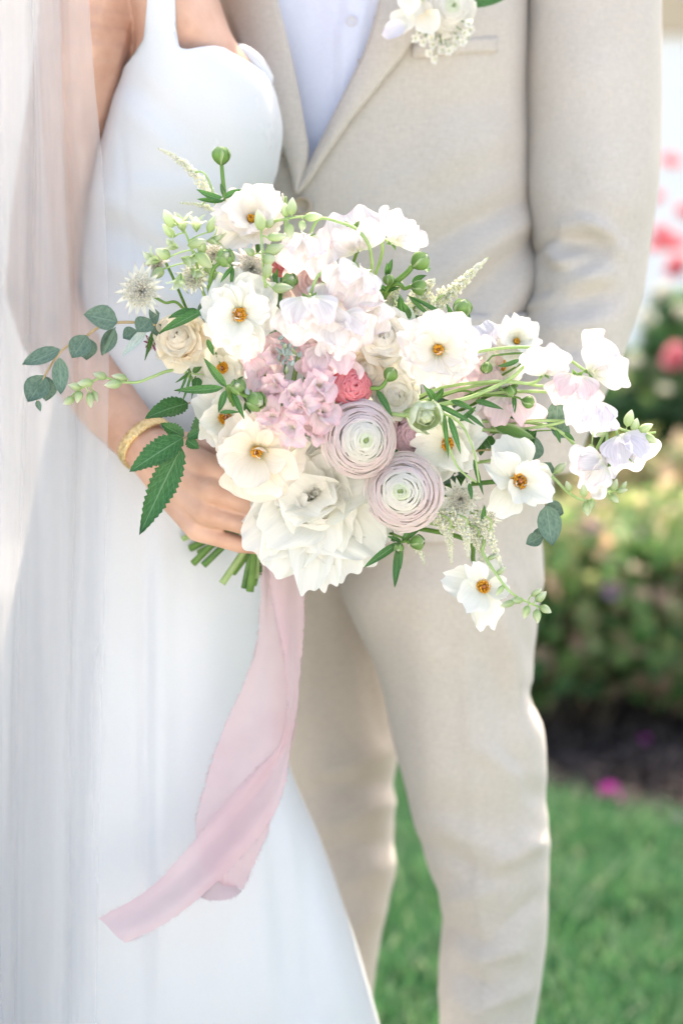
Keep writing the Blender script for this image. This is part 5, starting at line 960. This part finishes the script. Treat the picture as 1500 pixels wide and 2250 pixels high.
# --- foliage
GL = 'leafy sprigs in the bouquet'
def sprig(name, label, base, leaves, twig=None, smat='stem', r=.0012, cat='foliage', to_bind=True):
    pts = [P(*p) for p in (twig or [base])]; t = thing(name, label, cat, Matrix.Translation(pts[-1]), GL)
    full = list(pts)
    if to_bind: full += [pts[-1].lerp(BIND, .5) + Vector((0, .025, 0)), BIND + Vector((rnd.uniform(-.006, .006), 0, rnd.uniform(-.006, .006)))]
    V, Fc = tube_geo(full, r * .6, r * 1.2, 6, 8 * len(full)); child_world('stem', mesh('stem', V, Fc, MAT[smat]), t)
    for lf in leaves: leaf_part(t, *lf)
    return t
E = 'euca'
sprig('eucalyptus_branch', 'grey-green eucalyptus branch with round leaves reaching far left over the veil', None, [
    (258, 708, 1.737, 183, 692, 1.728, 58, E, -.2, (.1, -1, .5), .8), (192, 738, 1.737, 158, 788, 1.728, 50, E, .15, (0, -1, .2), .9), (190, 742, 1.742, 190, 792, 1.737, 48, E, .1, (.2, -1, .2), .9), (132, 768, 1.737, 50, 802, 1.730, 40, E, .1, (0, -1, .6), .85), (132, 786, 1.737, 134, 868, 1.730, 36, E, .1, (.2, -1, .1), .85),
    (100, 826, 1.737, 62, 884, 1.73, 58, E, .1, (-.1, -1, .3), .9), (104, 828, 1.74, 100, 882, 1.736, 46, E, .1, (.5, -1, .1), .9), (82, 880, 1.737, 90, 904, 1.735, 12, E, .1), (252, 722, 1.737, 222, 780, 1.732, 36, E, .1, (.6, -1, 0), .85), (254, 718, 1.735, 226, 782, 1.725, 12, E, .1, (.9, -.5, 0)), (330, 702, 1.742, 300, 730, 1.732, 44, E, .1, (0, -1, .3), .9), (330, 700, 1.748, 352, 688, 1.745, 40, E, .1, (0, -1, .4), .9),
    (300, 726, 1.745, 270, 744, 1.74, 34, E, .1, (0, -1, .3), .9), (322, 722, 1.738, 268, 782, 1.728, 22, 'grey_leaf', .1, (.7, -.8, .2)), (350, 712, 1.75, 346, 740, 1.747, 36, E, .1, (0, -1, .2), .9)],
    [(82, 880, 1.737), (98, 828, 1.737), (128, 780, 1.737), (152, 758, 1.738), (190, 738, 1.738), (220, 718, 1.74), (270, 708, 1.742), (345, 714, 1.75), (400, 740, 1.772)], 'stem_brown', .0013)
sprig('eucalyptus_branch', 'grey-green eucalyptus leaves hanging at lower right beside the loose white ranunculus', None, [
    (1200, 1110, 1.737, 1212, 1200, 1.73, 54, E, .1, (.1, -1, .1), .85), (1196, 1112, 1.742, 1236, 1128, 1.745, 40, E, .1, (0, -1, .2), .9), (1190, 1178, 1.742, 1154, 1196, 1.738, 32, E, .2, (-.3, -1, .2), .9), (1182, 1160, 1.745, 1178, 1198, 1.742, 26, E, .1, (.2, -1, 0), .9), (1190, 1050, 1.755, 1210, 1015, 1.752, 44, E, .1, (0, -1, .3), .9), (1170, 1010, 1.757, 1178, 960, 1.755, 40, E, .1, (0, -1, .3), .8)],
    [(1200, 1180, 1.745), (1198, 1110, 1.745), (1188, 1060, 1.757), (1140, 1010, 1.767), (1050, 990, 1.775)], 'stem_brown', .001)
sprig('eucalyptus_branch', 'dark grey-green leaf pair behind the right-hand sweet peas', None, [(1220, 950, 1.762, 1226, 872, 1.76, 48, E, .1, (0, -1, .2), .9), (1212, 930, 1.767, 1250, 960, 1.765, 40, E, .1, (.2, -1, .2), .9)], [(1215, 945, 1.765), (1120, 950, 1.77), (1000, 960, 1.775)], 'stem', .001)
sprig('eucalyptus_branch', 'blue-grey leaves between the blush ranunculus and the cream plumes', None, [(900, 745, 1.757, 862, 705, 1.757, 50, 'grey_leaf', .1, (0, -1, .5), .9), (890, 720, 1.76, 900, 672, 1.757, 34, 'grey_leaf', .1, (.4, -1, .2)), (880, 740, 1.762, 906, 760, 1.76, 40, E, .1, (0, -1, .3), .9)], [(895, 745, 1.762), (860, 800, 1.785)], 'stem', .001)
S = 'serrated'
sprig('serrated_leaf_sprig', 'large jagged green compound leaf hanging over the gold bracelet', None, [
    (402, 962, 1.752, 284, 1038, 1.735, 62, S, -.2, (-.1, -1, .35), .7, 'leaf', 27, .2, .12, .03), (398, 984, 1.748, 306, 1176, 1.726, 66, S, .15, (.2, -1, .1), .7, 'leaf', 33, .2, .12, .03), (404, 958, 1.757, 352, 930, 1.75, 34, S, .2, (0, -1, .4), .7, 'leaf', 17, .2, .12, .03)],
    [(402, 964, 1.754), (425, 955, 1.76), (450, 950, 1.77)], 'stem_brown', .0011)
sprig('serrated_leaf_sprig', 'jagged green leaf at left between the pale bud stem and bracelet', None, [
    (412, 886, 1.762, 318, 920, 1.74, 50, S, -.25, (0, -1, .5), .7, 'leaf', 23, .16, .14, .03)], [(412, 886, 1.764), (445, 890, 1.77)], 'stem_brown', .001)
sprig('serrated_leaf_sprig', 'small jagged dark leaves beside the small white ranunculus at left', None, [
    (425, 966, 1.757, 446, 894, 1.75, 30, S, .2, (-.5, -1, .1), .7, 'leaf', 21, .22, .12, .03), (412, 962, 1.755, 458, 936, 1.752, 24, S, .2, (0, -1, .4), .7, 'leaf', 17, .22), (410, 966, 1.757, 438, 986, 1.755, 26, S, .2, (0, -1, .2), .7, 'leaf', 15, .22)], [(412, 964, 1.758), (450, 950, 1.77)], 'stem', .001)
sprig('narrow_leaf_sprig', 'pair of long glossy leaves crossing the cream rose', None, [(448, 682, 1.728, 350, 734, 1.722, 24, 'leaf', -.15, (0, -1, .7)), (440, 690, 1.735, 368, 700, 1.728, 26, 'leaf', -.5, (.2, -1, .9))], [(448, 684, 1.735), (480, 720, 1.757)])
sprig('narrow_leaf_sprig', 'short dark leaf between the cream rose and the open white ranunculus', None, [(456, 746, 1.73, 470, 782, 1.727, 11, 'leaf', .1), (430, 798, 1.745, 440, 808, 1.74, 16), (340, 720, 1.765, 318, 792, 1.76, 12, 'leaf', .1, (.8, -.8, 0))], [(456, 748, 1.735), (480, 790, 1.757)])
sprig('narrow_leaf_sprig', 'fan of narrow leaves spreading right from the opening pale green bud', None, [
    (955, 888, 1.722, 1045, 935, 1.715, 12, 'leaf', -.3), (990, 880, 1.73, 1046, 905, 1.722, 13, 'leaf', -.3), (985, 915, 1.72, 1012, 1000, 1.712, 13, 'leaf', -.4), (975, 905, 1.72, 985, 1010, 1.715, 9, 'leaf', .2), (1025, 910, 1.73, 1066, 942, 1.725, 9, 'leaf', -.3), (1045, 880, 1.735, 1105, 900, 1.728, 13, 'leaf', -.2), (1010, 925, 1.73, 1048, 890, 1.725, 11, 'leaf', .7), (950, 880, 1.725, 925, 840, 1.715, 16, 'leaf', -1.1), (955, 880, 1.73, 975, 850, 1.72, 12, 'leaf', .9), (1022, 780, 1.74, 1030, 812, 1.735, 11)],
    [(955, 890, 1.728), (900, 905, 1.742)], 'stem_pale', .0012)
sprig('narrow_leaf_sprig', 'curled thin leaves and side shoots along the long right-hand stems', None, [
    (1140, 790, 1.742, 1088, 806, 1.735, 10, 'leaf', .9), (1128, 868, 1.745, 1130, 910, 1.74, 9), (1090, 900, 1.755, 1140, 925, 1.75, 12), (1150, 940, 1.757, 1175, 975, 1.75, 10, 'leaf', -.3), (1220, 945, 1.75, 1230, 975, 1.745, 9), (1240, 950, 1.75, 1262, 970, 1.745, 9), (1085, 935, 1.752, 1175, 965, 1.745, 30, 'bud', .1), (1130, 1000, 1.757, 1180, 945, 1.75, 36, 'leaf', .1), (1060, 1150, 1.745, 1064, 1108, 1.738, 10, 'leaf', .3)],
    [(1160, 795, 1.738), (1120, 832, 1.738), (1040, 870, 1.734), (955, 892, 1.732), (880, 910, 1.745)], 'stem_pale', .0021)
sprig('narrow_leaf_sprig', 'drooping pale stems curving down past the white ranunculus turned left', None, [(1040, 1010, 1.737, 1062, 1090, 1.73, 9, 'leaf', .3)], [(1052, 1060, 1.728), (1040, 990, 1.722), (1010, 930, 1.72), (958, 905, 1.722), (900, 915, 1.742)], 'stem_pale', .0013)
sprig('narrow_leaf_sprig', 'pale stem bending down to the greenish astrantia', None, [(1030, 1062, 1.735, 1036, 1100, 1.73, 9)], [(1046, 1060, 1.73), (1008, 1030, 1.728), (985, 980, 1.725), (968, 925, 1.724), (950, 905, 1.728)], 'stem_pale', .0013)
sprig('narrow_leaf_sprig', 'fine thread-like green fronds curling below the cream rose', None, [(412, 820, 1.757, 392, 868, 1.75, 5, 'leaf', .6), (420, 822, 1.757, 398, 890, 1.75, 5, 'leaf', .7), (430, 826, 1.757, 420, 880, 1.752, 5, 'leaf', .5), (416, 818, 1.757, 384, 842, 1.75, 5, 'leaf', .5), (436, 830, 1.757, 428, 860, 1.75, 22, 'serrated', .2), (424, 818, 1.752, 446, 800, 1.748, 14, 'leaf', .3)], [(420, 820, 1.757), (470, 840, 1.767)], 'stem_pale', .0009)
sprig('narrow_leaf_sprig', 'slim leaves standing between the upright pale buds and white sweet peas', None, [(602, 628, 1.742, 610, 588, 1.738, 9, 'leaf', .2), (612, 672, 1.74, 620, 640, 1.735, 9, 'leaf', -.3), (600, 660, 1.742, 586, 634, 1.738, 8, 'leaf', .3), (622, 560, 1.752, 640, 590, 1.748, 16, E, .1), (556, 548, 1.745, 552, 580, 1.742, 7, 'leaf', .2), (545, 560, 1.745, 534, 590, 1.74, 6, 'leaf', .4)], [(606, 640, 1.745), (610, 700, 1.757)], 'stem', .001)
sprig('narrow_leaf_sprig', 'thin leaf pair against the jacket above the blush ranunculus', None, [(940, 690, 1.757, 896, 650, 1.75, 9, 'leaf', .2), (945, 700, 1.757, 1000, 690, 1.75, 8, 'leaf', -.4), (1022, 700, 1.75, 1010, 716, 1.745, 12, 'leaf', .2), (900, 700, 1.757, 884, 664, 1.752, 16, 'leaf', .2), (884, 690, 1.76, 876, 650, 1.757, 18, 'leaf', -.2)], [(940, 700, 1.757), (900, 760, 1.77)], 'stem', .001)
# deep foliage filling the heart of the bouquet
rr = random.Random(21)
for k, (x, y, lab) in enumerate(((640, 650, 'dark leaves deep behind the upper sweet peas'), (740, 640, 'dark leaves deep behind the hooked sweet pea stem'), (880, 700, 'dark leaves deep between white spray rose and plumes'), (900, 830, 'dark leaves deep between spray roses and blush ranunculus'), (480, 840, 'dark leaves deep beneath the cream rose'), (640, 960, 'dark leaves deep behind the stock and peony'), (960, 900, 'dark leaves deep behind the opening green bud'), (1060, 950, 'dark leaves deep behind the white ranunculus turned left'), (860, 950, 'dark leaves deep beside the mauve rose'), (560, 760, 'dark leaves deep behind the open white ranunculus'), (700, 830, 'dark leaves deep behind the coral flower'), (1000, 1040, 'dark leaves deep above the greenish astrantia'), (440, 700, 'dark leaves deep above the cream rose'), (1090, 860, 'dark leaves deep under the crossing stems'), (840, 1150, 'dark leaves deep under the lower pink ranunculus'), (545, 640, 'dark leaves deep behind the starry astrantia'))):
    lv_ = []
    for j in range(8):
        a = 6.2832 * j / 8 + rr.uniform(-.3, .3); l = rr.uniform(34, 56); Y = 1.786 + rr.uniform(-.008, .012)
        lv_.append((x + 6 * math.cos(a), y + 6 * math.sin(a), Y, x + l * math.cos(a), y + l * math.sin(a), Y - .008, rr.uniform(17, 30), 'leaf' if j % 3 else E, .2))
    sprig('filler_foliage', lab, None, lv_, [(x, y, 1.786), ((x + 600) / 2, (y + 1100) / 2, 1.81)], 'stem', .001)
# ================================================================== RIBBON
rib = thing('silk_ribbon', 'long dusty pink silk ribbon with frayed edges trailing from the bouquet', 'ribbon', Matrix.Translation(P(620, 1215, 1.8)))
def strip(left, right, name, n=90, nc=13, wave=.004, seed=1, fray=.0016, fn=420):
    l = catmull([P(*p) for p in left], n); r = catmull([P(*p) for p in right], n); V, UV = [], []
    for i in range(n + 1):
        for j in range(nc):
            t = j / (nc - 1); q = l[i].lerp(r[i], t)
            q = q + Vector((0, -wave * math.sin(t * 5.2 + i * .045 + seed) * math.sin(math.pi * t) + .003 * noise.noise((t * 2, i * .06, seed)), 0))
            if j in (0, nc - 1): q = q + Vector((rnd.gauss(0, fray * .35), 0, rnd.gauss(0, fray * .2)))
            V.append(q); UV.append((i / n, t))
    child_world(name, mesh(name, V, grid_faces(n + 1, nc), MAT['ribbon'], True, UV), rib)
    V, Fc = [], []
    for e, sgn in ((l, -1), (r, 1)):
        for k in range(fn):
            i = rnd.uniform(0, n - 1); a = e[int(i)].lerp(e[int(i) + 1], i % 1); o = (r[int(i)] - l[int(i)]).normalized() * sgn
            L = rnd.uniform(.0008, .0034); d = (o + Vector((rnd.gauss(0, .4), rnd.gauss(0, .4), rnd.gauss(0, .6)))).normalized()
            tube_geo([a - o * .0006, a + d * L * .6, a + d * L + Vector((0, 0, -.0005))], .00013, .0001, 3, 2, V, Fc)
    tag(child_world('frayed_threads', mesh('frayed_threads', V, Fc, MAT['ribbon']), rib), kind='stuff')
strip([(577, 1190, 1.812), (576, 1260, 1.815), (566, 1405, 1.818), (541, 1490, 1.82), (478, 1634, 1.822), (453, 1718, 1.823), (432, 1800, 1.822), (440, 1880, 1.82), (470, 1936, 1.818)],
      [(618, 1190, 1.808), (612, 1260, 1.808), (628, 1405, 1.808), (634, 1490, 1.808), (628, 1620, 1.808), (616, 1690, 1.81), (590, 1818, 1.812), (562, 1888, 1.812), (534, 1956, 1.81)], 'ribbon_tail', seed=2)
strip([(592, 1190, 1.795), (590, 1250, 1.795), (600, 1330, 1.793), (618, 1410, 1.79), (629, 1490, 1.788), (628, 1570, 1.79), (612, 1640, 1.80), (560, 1694, 1.808), (490, 1770, 1.807), (410, 1868, 1.803), (320, 1958, 1.798), (216, 2018, 1.79)],
      [(656, 1190, 1.80), (663, 1250, 1.80), (668, 1320, 1.80), (665, 1400, 1.80), (658, 1490, 1.80), (650, 1580, 1.80), (637, 1650, 1.797), (622, 1735, 1.793), (584, 1818, 1.79), (480, 1935, 1.787), (370, 2024, 1.785), (276, 2072, 1.782)], 'ribbon_tail', seed=5, n=120)
strip([(436, 1962, 1.812), (452, 1944, 1.814), (476, 1930, 1.816), (505, 1938, 1.816), (528, 1955, 1.814)], [(442, 1972, 1.800), (460, 1978, 1.80), (486, 1978, 1.80), (510, 1972, 1.802), (532, 1958, 1.806)], 'ribbon_loop', 40, 5, .001, 3, .0008, 40)
# ================================================================== BOUTONNIERE on the lapel
GB2 = 'boutonniere pinned to the lapel'
bt = ranunculus(985, 18, 1.985, 54, (.12, .08), 'white ranunculus boutonniere with pale green heart pinned on the lapel', ('rose', 'rose', 'ranun_green'), 9, 4, 21, 1.12, .5, name='white_ranunculus', group=GB2, stem=False)
t = thing('sweet_pea', 'white sweet pea petals left of the white ranunculus on the lapel', 'flower', head(905, 34, 1.985, (-.2, .1)), GB2)
for k, (dx, dy, L, W, ro, mt) in enumerate(((12, -30, 62, 62, .2, 'white'), (-6, -10, 60, 58, -.25, 'white'), (26, 0, 56, 60, .45, 'rose'), (-8, 24, 58, 40, -.75, 'pealav'), (6, -40, 50, 50, -.1, 'rose'))):
    s = M_PX(1.985); obj('petal', petal(L * s, W * s, 9, 8, .3, .6, .3, .4, -.5, .2, .08, 4, .05, .08, 900 + k, mat=MAT[mt]), t, Matrix.Translation((dx * s, -dy * s, .004 * k)) @ Matrix.Rotation(math.pi + ro * 1.4, 4, 'Z') @ Matrix.Rotation(R(14), 4, 'X'))
t = thing('gypsophila', "sprig of baby's breath hanging under the white ranunculus on the lapel", 'flower', head(960, 70, 1.985, (0, 0)), GB2); s = M_PX(1.985)
for k, (x, y) in enumerate(((912, 84), (930, 92), (948, 84), (922, 70), (952, 98), (972, 110), (944, 116), (956, 130), (985, 112), (1000, 100), (1015, 92), (1028, 82), (1032, 66), (1020, 72), (966, 92), (1004, 84), (935, 76), (990, 96), (1030, 52))):
    base = to_child(t, head(x, y, 1.98 + rr.uniform(-.008, .008), (rr.uniform(-.5, .5), rr.uniform(-.6, .3))))
    for j in range(7): obj('petal', petal(11 * s, 9 * s, 3, 4, .4, .6, .2, .3, -.3, .1, .06, 3, 0, 0, k * 9 + j, mat=MAT['white']), t, base @ pm(j * 2.4, R(50 + 30 * (j % 2)), .0005))
    V, Fc = tube_geo([base.translation, base.translation * .5 + Vector((0, .01, 0)), Vector((.004, .03, -.004))], .0004, .0005, 4); obj('stem', mesh('stem', V, Fc, MAT['stem']), t)
t = sprig('boutonniere_leaf', 'dark green leaf behind the white ranunculus on the lapel', None, [(1010, 0, 2.0, 1122, -8, 1.992, 42, 'leaf', .15, (0, -1, .3), .75)], [(1030, 4, 2.0), (1000, 20, 2.0)], to_bind=False); t['group'] = GB2
